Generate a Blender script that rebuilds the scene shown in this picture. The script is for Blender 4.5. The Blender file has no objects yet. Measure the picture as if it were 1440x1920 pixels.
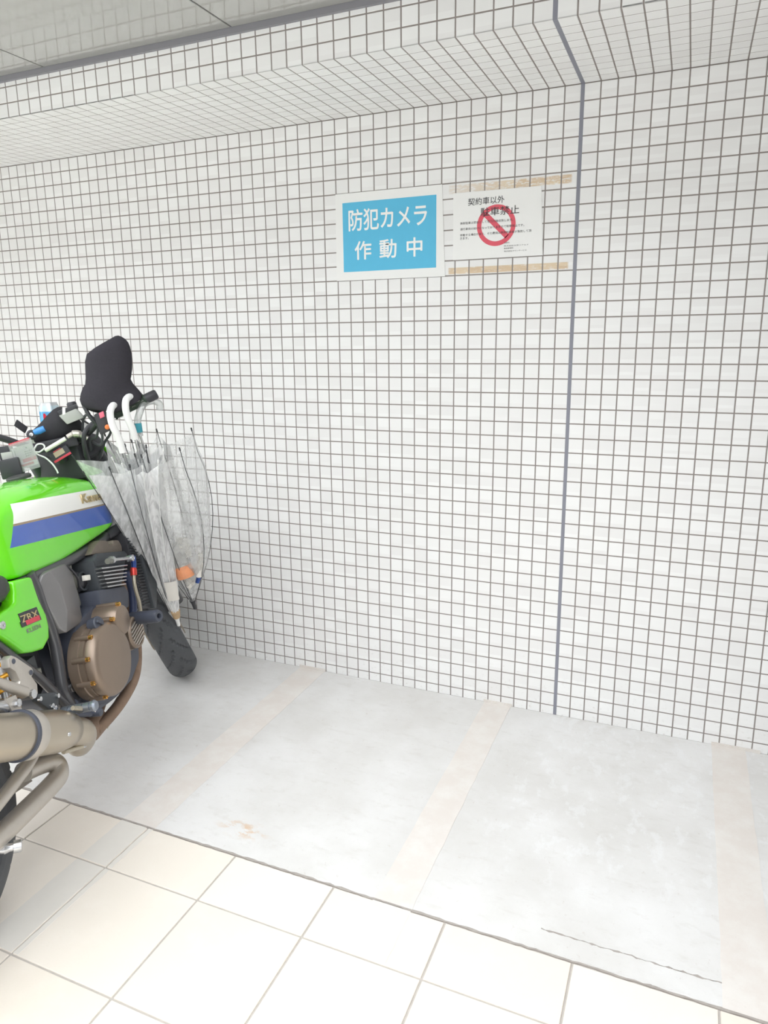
import bpy, bmesh, math, random
from mathutils import Vector, Matrix

random.seed(7)
S = bpy.context.scene
COL = S.collection
PI = math.pi

# ------------------------------------------------------------------ camera
CAM_R = ((0.9186, 0.3950, -0.0134), (0.0742, -0.2057, -0.9758), (-0.3882, 0.8953, -0.2183))  # right, down, forward
CAM_C = Vector((0.3664, -2.4991, 1.3848))
FPX, CX, CY = 1350.49, 702.91, 932.09
cd = bpy.data.cameras.new('camera')
cam = bpy.data.objects.new('camera', cd)
COL.objects.link(cam)
r_, d_, f_ = (Vector(v) for v in CAM_R)
f_.normalize(); r_ = (r_ - f_ * r_.dot(f_)).normalized(); d_ = f_.cross(r_).normalized()
cam.matrix_world = Matrix(((r_.x, -d_.x, -f_.x, CAM_C.x), (r_.y, -d_.y, -f_.y, CAM_C.y),
                           (r_.z, -d_.z, -f_.z, CAM_C.z), (0, 0, 0, 1)))
cd.sensor_fit = 'HORIZONTAL'; cd.sensor_width = 36.0
cd.lens = 36.0 * FPX / 1440.0
cd.shift_x = (720 - CX) / 1440.0
cd.shift_y = (CY - 960) / 1440.0
cd.clip_start = 0.05
S.camera = cam

# ------------------------------------------------------------------ light
w = bpy.data.worlds.new('world'); S.world = w; w.use_nodes = True
bgn = w.node_tree.nodes['Background']
bgn.inputs[0].default_value = (0.94, 0.97, 1.0, 1)
bgn.inputs[1].default_value = 2.0
sd = bpy.data.lights.new('sun', 'SUN'); sd.energy = 0.25; sd.angle = math.radians(45); sd.color = (1, 0.99, 0.97)
sun = bpy.data.objects.new('sun', sd); COL.objects.link(sun)
sun.rotation_euler = Vector((0.15, 0.52, -0.84)).to_track_quat('-Z', 'Y').to_euler()
S.view_settings.view_transform = 'Standard'
S.view_settings.look = 'None'
S.view_settings.gamma = 1.0
S.view_settings.use_curve_mapping = False
S.view_settings.exposure = 0.88

# ------------------------------------------------------------------ materials
def srgb(r, g, b):
    f = lambda c: (c / 255 / 12.92) if c / 255 <= 0.04045 else ((c / 255 + 0.055) / 1.055) ** 2.4
    return (f(r), f(g), f(b), 1.0)

class NT:
    def __init__(s, name):
        s.m = bpy.data.materials.new(name); s.m.use_nodes = True
        s.t = s.m.node_tree; s.b = s.t.nodes['Principled BSDF']; s.o = s.t.nodes['Material Output']
    def n(s, ty, **kw):
        q = s.t.nodes.new(ty)
        for k, v in kw.items(): setattr(q, k, v)
        return q
    def link(s, a, b): s.t.links.new(a, b)
    def put(s, sock, v):
        if isinstance(v, (int, float)): sock.default_value = v
        elif isinstance(v, (tuple, list)): sock.default_value = v
        else: s.link(v, sock)
    def math(s, op, a, b=0.0, c=None, clamp=False):
        q = s.n('ShaderNodeMath', operation=op, use_clamp=clamp)
        s.put(q.inputs[0], a); s.put(q.inputs[1], b)
        if c is not None: s.put(q.inputs[2], c)
        return q.outputs[0]
    def mix(s, f, a, b):
        q = s.n('ShaderNodeMix', data_type='RGBA')
        s.put(q.inputs[0], f); s.put(q.inputs[6], a); s.put(q.inputs[7], b)
        return q.outputs[2]
    def noise(s, vec, scale, detail=3, rough=0.5):
        q = s.n('ShaderNodeTexNoise'); s.link(vec, q.inputs['Vector'])
        q.inputs['Scale'].default_value = scale; q.inputs['Detail'].default_value = detail; q.inputs['Roughness'].default_value = rough
        return q.outputs['Fac']
    def ramp(s, f, a, b):     # smooth 0..1 between a and b
        q = s.n('ShaderNodeMapRange', interpolation_type='SMOOTHSTEP'); s.put(q.inputs[0], f)
        q.inputs[1].default_value = a; q.inputs[2].default_value = b
        return q.outputs[0]
    def pos(s): return s.n('ShaderNodeNewGeometry').outputs['Position']
    def obj(s): return s.n('ShaderNodeTexCoord').outputs['Object']
    def sep(s, v):
        q = s.n('ShaderNodeSeparateXYZ'); s.link(v, q.inputs[0]); return q.outputs
    def bump(s, h, strength=0.3, dist=0.001):
        q = s.n('ShaderNodeBump'); q.inputs['Strength'].default_value = strength; q.inputs['Distance'].default_value = dist
        s.link(h, q.inputs['Height']); s.link(q.outputs[0], s.b.inputs['Normal'])
    def scale(s, v, sc):
        q = s.n('ShaderNodeVectorMath', operation='MULTIPLY'); s.link(v, q.inputs[0]); q.inputs[1].default_value = sc
        return q.outputs[0]

def P(name, col, rough=0.5, metal=0.0, coat=0.0, spec=0.5, vary=0.06, nscale=40, trans=0.0, bump=0.0):
    """plain paint, plastic or metal with a little procedural grain"""
    k = NT(name)
    nz = k.noise(k.obj(), nscale, 4)
    c2 = tuple(max(0, c * (1 - vary)) for c in col[:3]) + (1,)
    c1 = tuple(min(1, c * (1 + vary)) for c in col[:3]) + (1,)
    k.put(k.b.inputs['Base Color'], k.mix(nz, c2, c1))
    k.put(k.b.inputs['Roughness'], rough); k.put(k.b.inputs['Metallic'], metal)
    k.put(k.b.inputs['Coat Weight'], coat); k.put(k.b.inputs['Coat Roughness'], 0.04)
    k.put(k.b.inputs['Specular IOR Level'], spec)
    if trans: k.put(k.b.inputs['Transmission Weight'], trans)
    if bump: k.bump(nz, bump, 0.001)
    return k.m

def film(name, col, opacity, rough=0.2, streak=None):
    """thin clear plastic: part transparent, part milky"""
    k = NT(name)
    tr = k.n('ShaderNodeBsdfTransparent'); tr.inputs[0].default_value = (0.97, 0.98, 0.98, 1)
    tl = k.n('ShaderNodeBsdfTranslucent'); tl.inputs[0].default_value = col
    df = k.n('ShaderNodeBsdfDiffuse'); df.inputs[0].default_value = col
    gl = k.n('ShaderNodeBsdfGlossy'); gl.inputs['Roughness'].default_value = rough
    a = k.n('ShaderNodeMixShader'); a.inputs[0].default_value = 0.28
    k.link(df.outputs[0], a.inputs[1]); k.link(tl.outputs[0], a.inputs[2])
    b = k.n('ShaderNodeMixShader')
    nz = k.noise(k.obj(), 14, 4)
    if streak: nz = k.math('ADD', k.math('MULTIPLY', nz, 0.4), k.math('MULTIPLY', k.ramp(k.noise(k.scale(k.obj(), streak), 60, 3, 0.6), 0.35, 0.68), 0.6))
    k.link(k.math('MULTIPLY_ADD', nz, opacity * 0.9, opacity * 0.55, clamp=True), b.inputs[0])
    k.link(tr.outputs[0], b.inputs[1]); k.link(a.outputs[0], b.inputs[2])
    c = k.n('ShaderNodeMixShader'); lw = k.n('ShaderNodeLayerWeight'); lw.inputs[0].default_value = 0.35
    k.link(k.math('MULTIPLY_ADD', lw.outputs['Fresnel'], 0.55, 0.04, clamp=True), c.inputs[0])
    k.link(b.outputs[0], c.inputs[1]); k.link(gl.outputs[0], c.inputs[2])
    k.link(c.outputs[0], k.o.inputs[0])
    return k.m

def tile_material():
    k = NT('white_glazed_tile')
    p = k.pos(); x, y, z = k.sep(p)
    cell = k.n('ShaderNodeVectorMath', operation='FLOOR'); k.link(k.scale(p, (20, 20, 20)), cell.inputs[0])
    wn = k.n('ShaderNodeTexWhiteNoise'); k.link(cell.outputs[0], wn.inputs['Vector'])
    base = k.mix(wn.outputs['Value'], srgb(236, 235, 234), srgb(243, 243, 242))
    # yellowed tape residue above and below the small notice
    nz = k.noise(k.scale(p, (16, 1, 55)), 3.0, 5, 0.7)
    def band(z0, z1, soft, lo, hi):
        e = k.math('MULTIPLY', k.ramp(z, z0 - soft, z0 + soft), k.math('SUBTRACT', 1.0, k.ramp(z, z1 - soft, z1 + soft)))
        xs = k.math('MULTIPLY', k.ramp(x, -0.430, -0.424), k.math('SUBTRACT', 1.0, k.ramp(x, -0.026, -0.018)))
        return k.math('MULTIPLY', k.math('MULTIPLY', e, xs), k.ramp(nz, lo, hi))
    grow = k.ramp(x, -0.44, -0.16)
    b1 = k.math('MULTIPLY', band(1.851, 1.877, 0.0022, 0.36, 0.54), k.math('MULTIPLY_ADD', grow, 0.6, 0.4))
    b2 = band(1.590, 1.611, 0.0015, 0.30, 0.48)
    stain = k.math('MAXIMUM', b1, b2)
    base = k.mix(k.math('MULTIPLY', stain, 0.8), base, k.mix(wn.outputs['Value'], srgb(208, 176, 132), srgb(224, 200, 162)))
    # splash dirt on the lowest courses
    low = k.math('SUBTRACT', 1.0, k.ramp(z, 0.0, 0.30))
    sp = k.ramp(k.noise(k.scale(p, (1, 1, 1.6)), 60, 4, 0.7), 0.56, 0.75)
    base = k.mix(k.math('MULTIPLY', k.math('MULTIPLY', low, sp), 0.45), base, srgb(168, 158, 146))
    k.put(k.b.inputs['Base Color'], base)
    k.put(k.b.inputs['Roughness'], 0.32); k.put(k.b.inputs['Specular IOR Level'], 0.4)
    k.bump(k.noise(p, 25, 2), 0.06, 0.002)
    return k.m

def concrete_material():
    k = NT('worn_concrete')
    p = k.pos(); x, y, z = k.sep(p)
    n1 = k.noise(p, 3.0, 6, 0.6); n2 = k.noise(k.scale(p, (1, 2.4, 1)), 14, 5, 0.65); n3 = k.noise(p, 120, 3, 0.6)
    c = k.mix(k.ramp(n1, 0.3, 0.7), srgb(214, 212, 209), srgb(228, 227, 226))
    c = k.mix(k.math('MULTIPLY', k.ramp(n2, 0.52, 0.72), 0.30), c, srgb(200, 196, 190))
    c = k.mix(k.math('MULTIPLY', k.ramp(n3, 0.6, 0.8), 0.15), c, srgb(185, 182, 177))
    n5 = k.noise(k.scale(p, (1.6, 1, 1)), 38, 5, 0.75)
    c = k.mix(k.math('MULTIPLY', k.ramp(n5, 0.60, 0.72), 0.40), c, srgb(184, 174, 164))
    # pale scuffed arc in the right hand bay
    n4 = k.noise(k.scale(p, (5, 3, 1)), 4, 6, 0.7)
    m4 = k.math('MULTIPLY', k.ramp(n4, 0.52, 0.62), k.math('MULTIPLY', k.ramp(x, -0.2, 0.05), k.ramp(y, -1.0, -0.7)))
    c = k.mix(k.math('MULTIPLY', m4, 0.35), c, srgb(236, 237, 238))
    # rust spot
    dx = k.math('SUBTRACT', x, -0.72); dy = k.math('MULTIPLY', k.math('SUBTRACT', y, -0.985), 2.2)
    dd = k.math('SQRT', k.math('ADD', k.math('MULTIPLY', dx, dx), k.math('MULTIPLY', dy, dy)))
    rs = k.math('MULTIPLY', k.math('SUBTRACT', 1.0, k.ramp(dd, 0.01, 0.11)), k.ramp(k.noise(k.scale(p, (1, 2, 1)), 22, 5, 0.7), 0.48, 0.62))
    c = k.mix(k.math('MULTIPLY', rs, 0.6), c, srgb(206, 160, 104))
    k.put(k.b.inputs['Base Color'], c); k.put(k.b.inputs['Roughness'], 0.75)
    k.bump(k.math('ADD', n3, n2), 0.25, 0.001)
    return k.m

def floor_tile_material():
    k = NT('cream_floor_tile')
    p = k.pos(); cell = k.n('ShaderNodeVectorMath', operation='FLOOR')
    a = k.n('ShaderNodeVectorMath', operation='ADD'); k.link(p, a.inputs[0]); a.inputs[1].default_value = (1.277, 1.556, 0.5)
    k.link(k.scale(a.outputs[0], (1 / 0.3, 1 / 0.3, 0.5)), cell.inputs[0])
    wn = k.n('ShaderNodeTexWhiteNoise'); k.link(cell.outputs[0], wn.inputs['Vector'])
    n1 = k.noise(p, 9, 5, 0.6); n2 = k.noise(p, 220, 3, 0.6)
    c = k.mix(wn.outputs['Value'], srgb(232, 223, 211), srgb(238, 231, 221))
    c = k.mix(k.math('MULTIPLY', k.ramp(n1, 0.45, 0.75), 0.25), c, srgb(246, 240, 232))
    c = k.mix(k.math('MULTIPLY', k.ramp(n2, 0.58, 0.8), 0.18), c, srgb(196, 184, 170))
    k.put(k.b.inputs['Base Color'], c); k.put(k.b.inputs['Roughness'], 0.55)
    k.bump(n2, 0.12, 0.001)
    return k.m

def strip_material():
    k = NT('worn_marking_line')
    p = k.pos(); n1 = k.noise(k.scale(p, (2, 2, 1)), 6, 5, 0.65); n2 = k.noise(p, 160, 3, 0.6)
    c = k.mix(k.ramp(n1, 0.35, 0.7), srgb(223, 216, 210), srgb(229, 225, 220))
    c = k.mix(k.math('MULTIPLY', k.ramp(n2, 0.6, 0.8), 0.2), c, srgb(190, 180, 172))
    k.put(k.b.inputs['Base Color'], c); k.put(k.b.inputs['Roughness'], 0.7)
    return k.m

M = {}
M['tile'] = tile_material()
M['grout'] = P('brown_grey_grout', srgb(146, 138, 134), 0.9, vary=0.08, nscale=60)
M['sealant'] = P('blue_grey_sealant', srgb(138, 139, 149), 0.6, vary=0.03)
M['concrete'] = concrete_material()
M['ftile'] = floor_tile_material()
M['strip'] = strip_material()
M['strip2'] = P('grey_line_remnant_on_tile', srgb(226, 222, 215), 0.7, vary=0.03, nscale=30)
M['mortar'] = P('grey_mortar', srgb(186, 180, 174), 0.9, vary=0.15, nscale=50, bump=0.3)
M['crack'] = P('dark_crack_fill', srgb(168, 161, 155), 0.95, vary=0.2, nscale=80)
M['panel'] = P('grey_gloss_ceiling_panel', srgb(166, 165, 161), 0.25, vary=0.02, nscale=3, spec=0.6, coat=1.0)
M['trim'] = P('dark_grey_trim', srgb(134, 133, 138), 0.5, vary=0.03)
M['render'] = P('pale_render', srgb(225, 223, 218), 0.85)
M['greyrender'] = P('grey_render', srgb(140, 139, 137), 0.9)
M['asphalt'] = P('bounce_paving', srgb(226, 225, 223), 0.9, vary=0.1, nscale=6)
M['paper'] = P('white_laminated_paper', srgb(243, 243, 241), 0.28, vary=0.01)
M['signblue'] = P('sky_blue_print', srgb(92, 190, 228), 0.35, vary=0.02)
M['signwhite'] = P('white_print', srgb(248, 248, 246), 0.35, vary=0.01)
M['ink'] = P('black_ink', srgb(70, 68, 70), 0.5, vary=0.05)
M['signred'] = P('red_print', srgb(226, 92, 108), 0.4, vary=0.03)

# ------------------------------------------------------------------ mesh helpers
class MB:
    def __init__(s): s.v = []; s.f = []
    def add(s, vs, fs):
        o = len(s.v); s.v += [tuple(q) for q in vs]; s.f += [tuple(i + o for i in f) for f in fs]; return s
    def box(s, x0, x1, y0, y1, z0, z1):
        return s.add([(x0, y0, z0), (x1, y0, z0), (x1, y1, z0), (x0, y1, z0), (x0, y0, z1), (x1, y0, z1), (x1, y1, z1), (x0, y1, z1)],
                     [(0, 3, 2, 1), (4, 5, 6, 7), (0, 1, 5, 4), (1, 2, 6, 5), (2, 3, 7, 6), (3, 0, 4, 7)])
    def obox(s, c, ax, ay, az):
        """oriented box: centre and three half-axis vectors"""
        c, ax, ay, az = Vector(c), Vector(ax), Vector(ay), Vector(az)
        vs = [c + ax * i + ay * j + az * k for k in (-1, 1) for i, j in ((-1, -1), (1, -1), (1, 1), (-1, 1))]
        return s.add(vs, [(0, 3, 2, 1), (4, 5, 6, 7), (0, 1, 5, 4), (1, 2, 6, 5), (2, 3, 7, 6), (3, 0, 4, 7)])
    def rings(s, rings, closed=True, cap=True):
        n = len(rings[0]); o = len(s.v)
        for r in rings: s.v += [tuple(q) for q in r]
        for i in range(len(rings) - 1):
            for j in range(n if closed else n - 1):
                a = o + i * n + j; b = o + i * n + (j + 1) % n
                s.f.append((a, b, b + n, a + n))
        if cap and closed:
            s.f.append(tuple(o + j for j in range(n))[::-1]); s.f.append(tuple(o + (len(rings) - 1) * n + j for j in range(n)))
        return s
    def tube(s, pts, rad, seg=12, cap=True):
        pts = [Vector(q) for q in pts]; n = len(pts)
        rad = [rad] * n if isinstance(rad, (int, float)) else list(rad)
        t = [(pts[min(i + 1, n - 1)] - pts[max(i - 1, 0)]).normalized() for i in range(n)]
        u = t[0].orthogonal().normalized(); rs = []
        for i in range(n):
            u = (u - t[i] * u.dot(t[i])).normalized(); q = t[i].cross(u)
            rs.append([pts[i] + (u * math.cos(2 * PI * j / seg) + q * math.sin(2 * PI * j / seg)) * rad[i] for j in range(seg)])
        return s.rings(rs, True, cap)
    def lathe(s, c, ax, prof, seg=32, cap=True):
        """profile (distance along axis, radius)"""
        c, ax = Vector(c), Vector(ax).normalized(); u = ax.orthogonal().normalized(); q = ax.cross(u)
        return s.rings([[c + ax * h + (u * math.cos(2 * PI * j / seg) + q * math.sin(2 * PI * j / seg)) * max(r, 1e-5) for j in range(seg)]
                        for h, r in prof], True, cap)
    def prism(s, pts, y0, y1):
        """polygon in x, z pushed along y"""
        n = len(pts); a = [(x, y0, z) for x, z in pts]; b = [(x, y1, z) for x, z in pts]
        return s.add(a + b, [tuple(range(n)), tuple(range(2 * n - 1, n - 1, -1))] + [(j, j + n, (j + 1) % n + n, (j + 1) % n) for j in range(n)])
    def mesh(s, name, bevel=0.0, smooth=35, segs=2):
        me = bpy.data.meshes.new(name); me.from_pydata(s.v, [], s.f)
        bm = bmesh.new(); bm.from_mesh(me)
        bmesh.ops.remove_doubles(bm, verts=bm.verts, dist=1e-6)
        bmesh.ops.recalc_face_normals(bm, faces=bm.faces)
        if bevel:
            es = [e for e in bm.edges if len(e.link_faces) == 2 and e.calc_face_angle(0) > 0.6]
            bmesh.ops.bevel(bm, geom=es, offset=bevel, offset_type='OFFSET', segments=segs, profile=0.6, affect='EDGES', clamp_overlap=True)
        bm.to_mesh(me); bm.free()
        if smooth:
            me.shade_smooth(); me.set_sharp_from_angle(angle=math.radians(smooth))
        return me

def link(name, me, mat, parent=None):
    o = bpy.data.objects.new(name, me); COL.objects.link(o)
    if me is not None and mat is not None and not me.materials: me.materials.append(M[mat] if isinstance(mat, str) else mat)
    if parent is not None: o.parent = parent
    return o
def obj(name, mb, mat, parent=None, bevel=0.0, smooth=35, kind=None, label=None, segs=2):
    o = link(name, mb.mesh(name, bevel, smooth, segs), mat, parent)
    if kind: o['kind'] = kind
    if label: o['label'] = label
    return o
def empty(name, label, cat, loc=(0, 0, 0), group=None):
    o = bpy.data.objects.new(name, None); COL.objects.link(o); o.location = loc; o.empty_display_size = 0.1
    return tag(o, label, cat, group)
def tag(o, label, cat, group=None):
    o['label'] = label; o['category'] = cat
    if group: o['group'] = group
    return o
def struct(name, mb, mat, label=None, bevel=0.0, smooth=0, cat=None):
    o = obj(name, mb, mat, None, bevel, smooth); o['kind'] = 'structure'
    if label: o['label'] = label
    if cat: o['category'] = cat
    return o
def smooth_path(pts, n=6):
    """Catmull-Rom through the points"""
    p = [Vector(q) for q in pts]; p = [p[0] * 2 - p[1]] + p + [p[-1] * 2 - p[-2]]; out = []
    for i in range(1, len(p) - 2):
        for k in range(n):
            t = k / n; a, b, c, d = p[i - 1], p[i], p[i + 1], p[i + 2]
            out.append(0.5 * ((2 * b) + (c - a) * t + (2 * a - 5 * b + 4 * c - d) * t * t + (3 * b - a - 3 * c + d) * t ** 3))
    return out + [p[-2]]
_fc = {}
def text_mesh(name, body, bold=0.0, depth=0.0, space=1.0):
    c = bpy.data.curves.new(name, 'FONT'); c.body = body; c.offset = bold; c.extrude = depth; c.space_character = space; c.resolution_u = 4
    o = bpy.data.objects.new(name, c); COL.objects.link(o)
    dg = bpy.context.evaluated_depsgraph_get()
    me = bpy.data.meshes.new_from_object(o.evaluated_get(dg)); me.name = name; me.materials.clear()
    bpy.data.objects.remove(o); bpy.data.curves.remove(c)
    return me
def fit_text(me, origin, right, up, width, height, lift):
    """squeeze a text mesh into a width x height box standing at origin"""
    xs = [v.co.x for v in me.vertices]; ys = [v.co.y for v in me.vertices]
    x0, x1, y0, y1 = min(xs), max(xs), min(ys), max(ys)
    o, r, u = Vector(origin), Vector(right), Vector(up); n = r.cross(u).normalized()
    for v in me.vertices:
        v.co = o + r * ((v.co.x - x0) / (x1 - x0) * width) + u * ((v.co.y - y0) / (y1 - y0) * height) + n * (lift + v.co.z * height / (y1 - y0))
    return me

# ------------------------------------------------------------------ the setting
PITCH, H0, DEPTH = 0.05, 2.135, 0.505
XL, XR = -3.30, 1.02
def gx(c): return PITCH * c + (0.004 if c > 0 else -0.004 if c < 0 else 0)
def px_area(pts):
    q = []
    for p in pts:
        e = Vector(p) - CAM_C; zc = e.dot(f_)
        if zc < 0.1: return 0
        u, v = CX + FPX * e.dot(r_) / zc, CY + FPX * e.dot(d_) / zc
        q.append((u, v))
    cu = sum(a for a, b in q) / len(q); cv = sum(b for a, b in q) / len(q)
    if not (-5 < cu < 1445 and -5 < cv < 1925): return 0
    return abs(sum(q[i][0] * q[(i + 1) % len(q)][1] - q[(i + 1) % len(q)][0] * q[i][1] for i in range(len(q)))) / 2
G2 = 0.002                                                     # half a grout joint
def tile_shape(w_, h_, t=0.0030, b=0.0007):
    """a tile lying in x, y with its face towards +z, face at z = 0; 10 faces"""
    a, c = w_ / 2, h_ / 2
    vs = [(-a, -c, -t), (a, -c, -t), (a, c, -t), (-a, c, -t), (-a, -c, -b), (a, -c, -b), (a, c, -b), (-a, c, -b),
          (-a + b, -c + b, 0), (a - b, -c + b, 0), (a - b, c - b, 0), (-a + b, c - b, 0)]
    fs = [(8, 9, 10, 11)] + [(j + s, (j + 1) % 4 + s, (j + 1) % 4 + 4 + s, j + 4 + s) for s in (0, 4) for j in range(4)]
    return vs, fs
shapes = {}
def tiled(parent, cells, frame, name='tile', keep=300):
    """cells: (u0, u1, v0, v1) on a plane; frame: origin, u axis, v axis, outward normal"""
    o, ua, va, nn = (Vector(q) for q in frame); rot = Matrix((ua, va, nn)).transposed()
    cells = sorted(cells, key=lambda c: -px_area([o + ua * a + va * b for a, b in ((c[0], c[2]), (c[1], c[2]), (c[1], c[3]), (c[0], c[3]))]))
    rest = MB()
    for i, (u0, u1, v0, v1) in enumerate(cells):
        key = (round(u1 - u0, 4), round(v1 - v0, 4)); ctr = o + ua * (u0 + u1) / 2 + va * (v0 + v1) / 2
        if i < keep:
            if key not in shapes:
                me = bpy.data.meshes.new('tile'); me.from_pydata(*(lambda s: (s[0], [], s[1]))(tile_shape(*key))); me.materials.append(M['tile']); shapes[key] = me
            t = bpy.data.objects.new(name, shapes[key]); COL.objects.link(t); t.parent = parent
            t.matrix_world = Matrix.Translation(ctr) @ rot.to_4x4()
        else:
            vs, fs = tile_shape(*key); rest.add([ctr + rot @ Vector(q) for q in vs], fs)
    if rest.v:
        me = bpy.data.meshes.new('tile_field'); me.from_pydata(rest.v, [], rest.f)
        q = link('tile_field', me, 'tile', parent); q['kind'] = 'stuff'

JW = 0.006                                                      # half of the sealant joint
def xcells(c0, c1):
    out = []
    for c in range(c0, c1):
        a = gx(c) + (JW if c == 0 else G2); b = gx(c + 1) - (JW if c + 1 == 0 else G2)
        out.append((a, b))
    return out
C0, C1 = -66, 20
wall = struct('wall_back', MB().box(XL, XR, 0.0011, 0.16, -0.02, H0 + 0.0005), 'grout', 'wall of small square white tiles with brown grout')
cells = [(a, b, max(0.0, H0 - PITCH * (r + 1)) + (G2 if r < 42 else 0.0), H0 - PITCH * r - G2) for a, b in xcells(C0, C1) for r in range(43)]
tiled(wall, cells, ((0, 0, 0), (1, 0, 0), (0, 0, 1), (0, -1, 0)))
beam = struct('wall_bulkhead', MB().box(XL, XR, -DEPTH + 0.0011, 0.16, H0 + 0.0008, 2.60), 'grout', 'tiled boxed beam along the top of the wall')
ys = [0.0] + [-PITCH * k for k in range(1, 10)] + [-DEPTH]
cells = [(a, b, ys[i + 1] + (G2 if i < 9 else 0.0), ys[i] - G2) for a, b in xcells(C0, C1) for i in range(10)]
tiled(beam, [(a, b, -d, -c) for a, b, c, d in cells], ((0, 0, H0), (1, 0, 0), (0, -1, 0), (0, 0, -1)), keep=200)
zs = [H0, 2.182, 2.232, 2.262]
cells = [(a, b, zs[i] + (G2 if i else 0.0), zs[i + 1] - G2) for a, b in xcells(C0, C1) for i in range(3)]
tiled(beam, cells, ((0, -DEPTH, 0), (1, 0, 0), (0, 0, 1), (0, -1, 0)), keep=90)
sj = MB().box(-JW, JW, 0.0006, 0.01, 0, H0 + 0.004).box(-JW, JW, -DEPTH + 0.001, 0.002, H0 + 0.0004, H0 + 0.008).box(-JW, JW, -DEPTH + 0.0006, -DEPTH + 0.008, H0 + 0.001, 2.26)
struct('trim_1', sj, 'sealant', 'blue grey sealant expansion joint running down the tiled wall')

ZC, CY0 = 2.262, -1.15
ceil = struct('ceiling', MB().box(XL, XR, CY0, -DEPTH + 0.001, ZC + 0.006, ZC + 0.2), 'trim', 'grey gloss panelled ceiling')
jx = [-0.925 + 0.734 * k for k in range(-4, 5)]
for a, b in zip(jx[:-1], jx[1:]):
    a2, b2 = max(a + 0.003, XL), min(b - 0.003, XR)
    if b2 - a2 > 0.05:
        for y0, y1 in ((CY0, -DEPTH - 0.014),):
            obj('ceiling_panel', MB().box(a2, b2, y0, y1, ZC, ZC + 0.006), 'panel', ceil, bevel=0.001, smooth=0, segs=1)
struct('trim_2', MB().box(XL, XR, -DEPTH - 0.013, -DEPTH - 0.0002, 2.246, ZC + 0.007), 'trim', 'dark grey edge strip between beam and ceiling')

# invented side walls outside the frame, added to shape the light
struct('wall_added_left', MB().box(XL - 0.15, XL, -1.6, 0.16, -0.02, 2.6), 'render', 'unseen pale side wall added to shape the light')
struct('wall_added_right', MB().box(XR, XR + 0.15, -2.1, 0.16, -0.02, 2.6), 'greyrender', 'unseen pale side wall added to shape the light')

# floor: concrete bay with worn lines, then cream tiles
SL = -1.08
flo = struct('floor', MB().box(XL, XR + 1.2, -3.2, 0.01, -0.05, -0.003), 'mortar', 'parking bay floor of concrete and cream tiles')
obj('concrete_slab', MB().box(XL, XR, SL, 0.0, -0.02, 0.0), 'concrete', flo, smooth=0, label='worn pale grey concrete of the parking bay')
fx = [-1.277 + 0.3 * k for k in range(-7, 12)]
fy = [SL - 0.004, -1.256, -1.556, -1.856, -2.156, -2.456, -2.756, -3.056]
tm = {}
for i in range(len(fx) - 1):
    for j in range(len(fy) - 1):
        wdt, hgt = 0.3 - 0.005, fy[j] - fy[j + 1] - 0.005
        key = round(hgt, 4)
        if key not in tm: tm[key] = MB().box(-wdt / 2, wdt / 2, -hgt / 2, hgt / 2, -0.008, 0.0).mesh('floor_tile', 0.0012, 0, 1); tm[key].materials.append(M['ftile'])
        t = link('floor_tile', tm[key], None, flo); t.location = (fx[i] + 0.15, (fy[j] + fy[j + 1]) / 2, 0.0)
def ragged(x0, x1, y0, y1, amp, n, seed, axis='x'):
    rr = random.Random(seed); L, R_ = [], []
    for k in range(n + 1):
        t = k / n
        if axis == 'x':
            L.append((x0 + (x1 - x0) * t, y0 + rr.uniform(-amp, amp))); R_.append((x0 + (x1 - x0) * t, y1 + rr.uniform(-amp, amp)))
        else:
            L.append((x0 + rr.uniform(-amp, amp), y0 + (y1 - y0) * t)); R_.append((x1 + rr.uniform(-amp, amp), y0 + (y1 - y0) * t))
    return L, R_
def strip(mb, L, R_, z0, z1):
    n = len(L)
    for i in range(n - 1):
        q = [L[i], R_[i], R_[i + 1], L[i + 1]]
        mb.add([(x, y, z0) for x, y in q] + [(x, y, z1) for x, y in q], [(0, 1, 2, 3)[::-1], (4, 5, 6, 7), (0, 1, 5, 4), (1, 2, 6, 5), (2, 3, 7, 6), (3, 0, 4, 7)])
    return mb
for a, b, sd_ in ((-1.075, -0.960, 1), (-0.267, -0.165, 2), (0.530, 0.635, 3)):
    mb = MB(); strip(mb, *ragged(a, b, SL + 0.001, -0.002, 0.0012, 30, sd_, 'y'), -0.004, 0.0009)
    obj('marking_line', mb, 'strip', flo, smooth=0, label='worn beige parking line')
for a, b, y1, y0, sd_ in ((-1.075, -0.981, -1.252, SL - 0.006, 11), (-0.974, -0.960, -1.252, SL - 0.006, 12), (-1.075, -0.981, -1.552, -1.260, 13), (-0.974, -0.960, -1.552, -1.260, 14), (-0.267, -0.165, -1.252, SL - 0.006, 15)):
    mb = MB(); strip(mb, *ragged(a, b, y1, y0, 0.0010, 12, sd_, 'y'), -0.002, 0.0006)
    obj('marking_line_remnant', mb, 'strip2', flo, smooth=0)
mb = MB(); strip(mb, *ragged(XL, XR, SL - 0.004, SL + 0.0015, 0.0022, 260, 5), -0.004, 0.0006)
obj('slab_edge_crack', mb, 'crack', flo, smooth=0)
mb = MB(); strip(mb, *ragged(0.135, 0.53, SL + 0.004, SL + 0.062, 0.003, 40, 6), -0.004, 0.0008)
obj('mortar_patch', mb, 'concrete', flo, smooth=0)
mb = MB(); strip(mb, *ragged(0.14, 0.53, SL + 0.062, SL + 0.0645, 0.003, 40, 6), -0.004, 0.0011)
obj('hairline_crack', mb, 'crack', flo, smooth=0)
for a, b in ((-1.08, -0.955), (-0.27, -0.16), (0.53, 0.68)):
    mb = MB(); strip(mb, *ragged(a, b, -0.004, 0.002, 0.001, 12, 9), -0.002, 0.010)
    obj('caulk_smear', mb, 'strip', flo, smooth=0)
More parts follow.
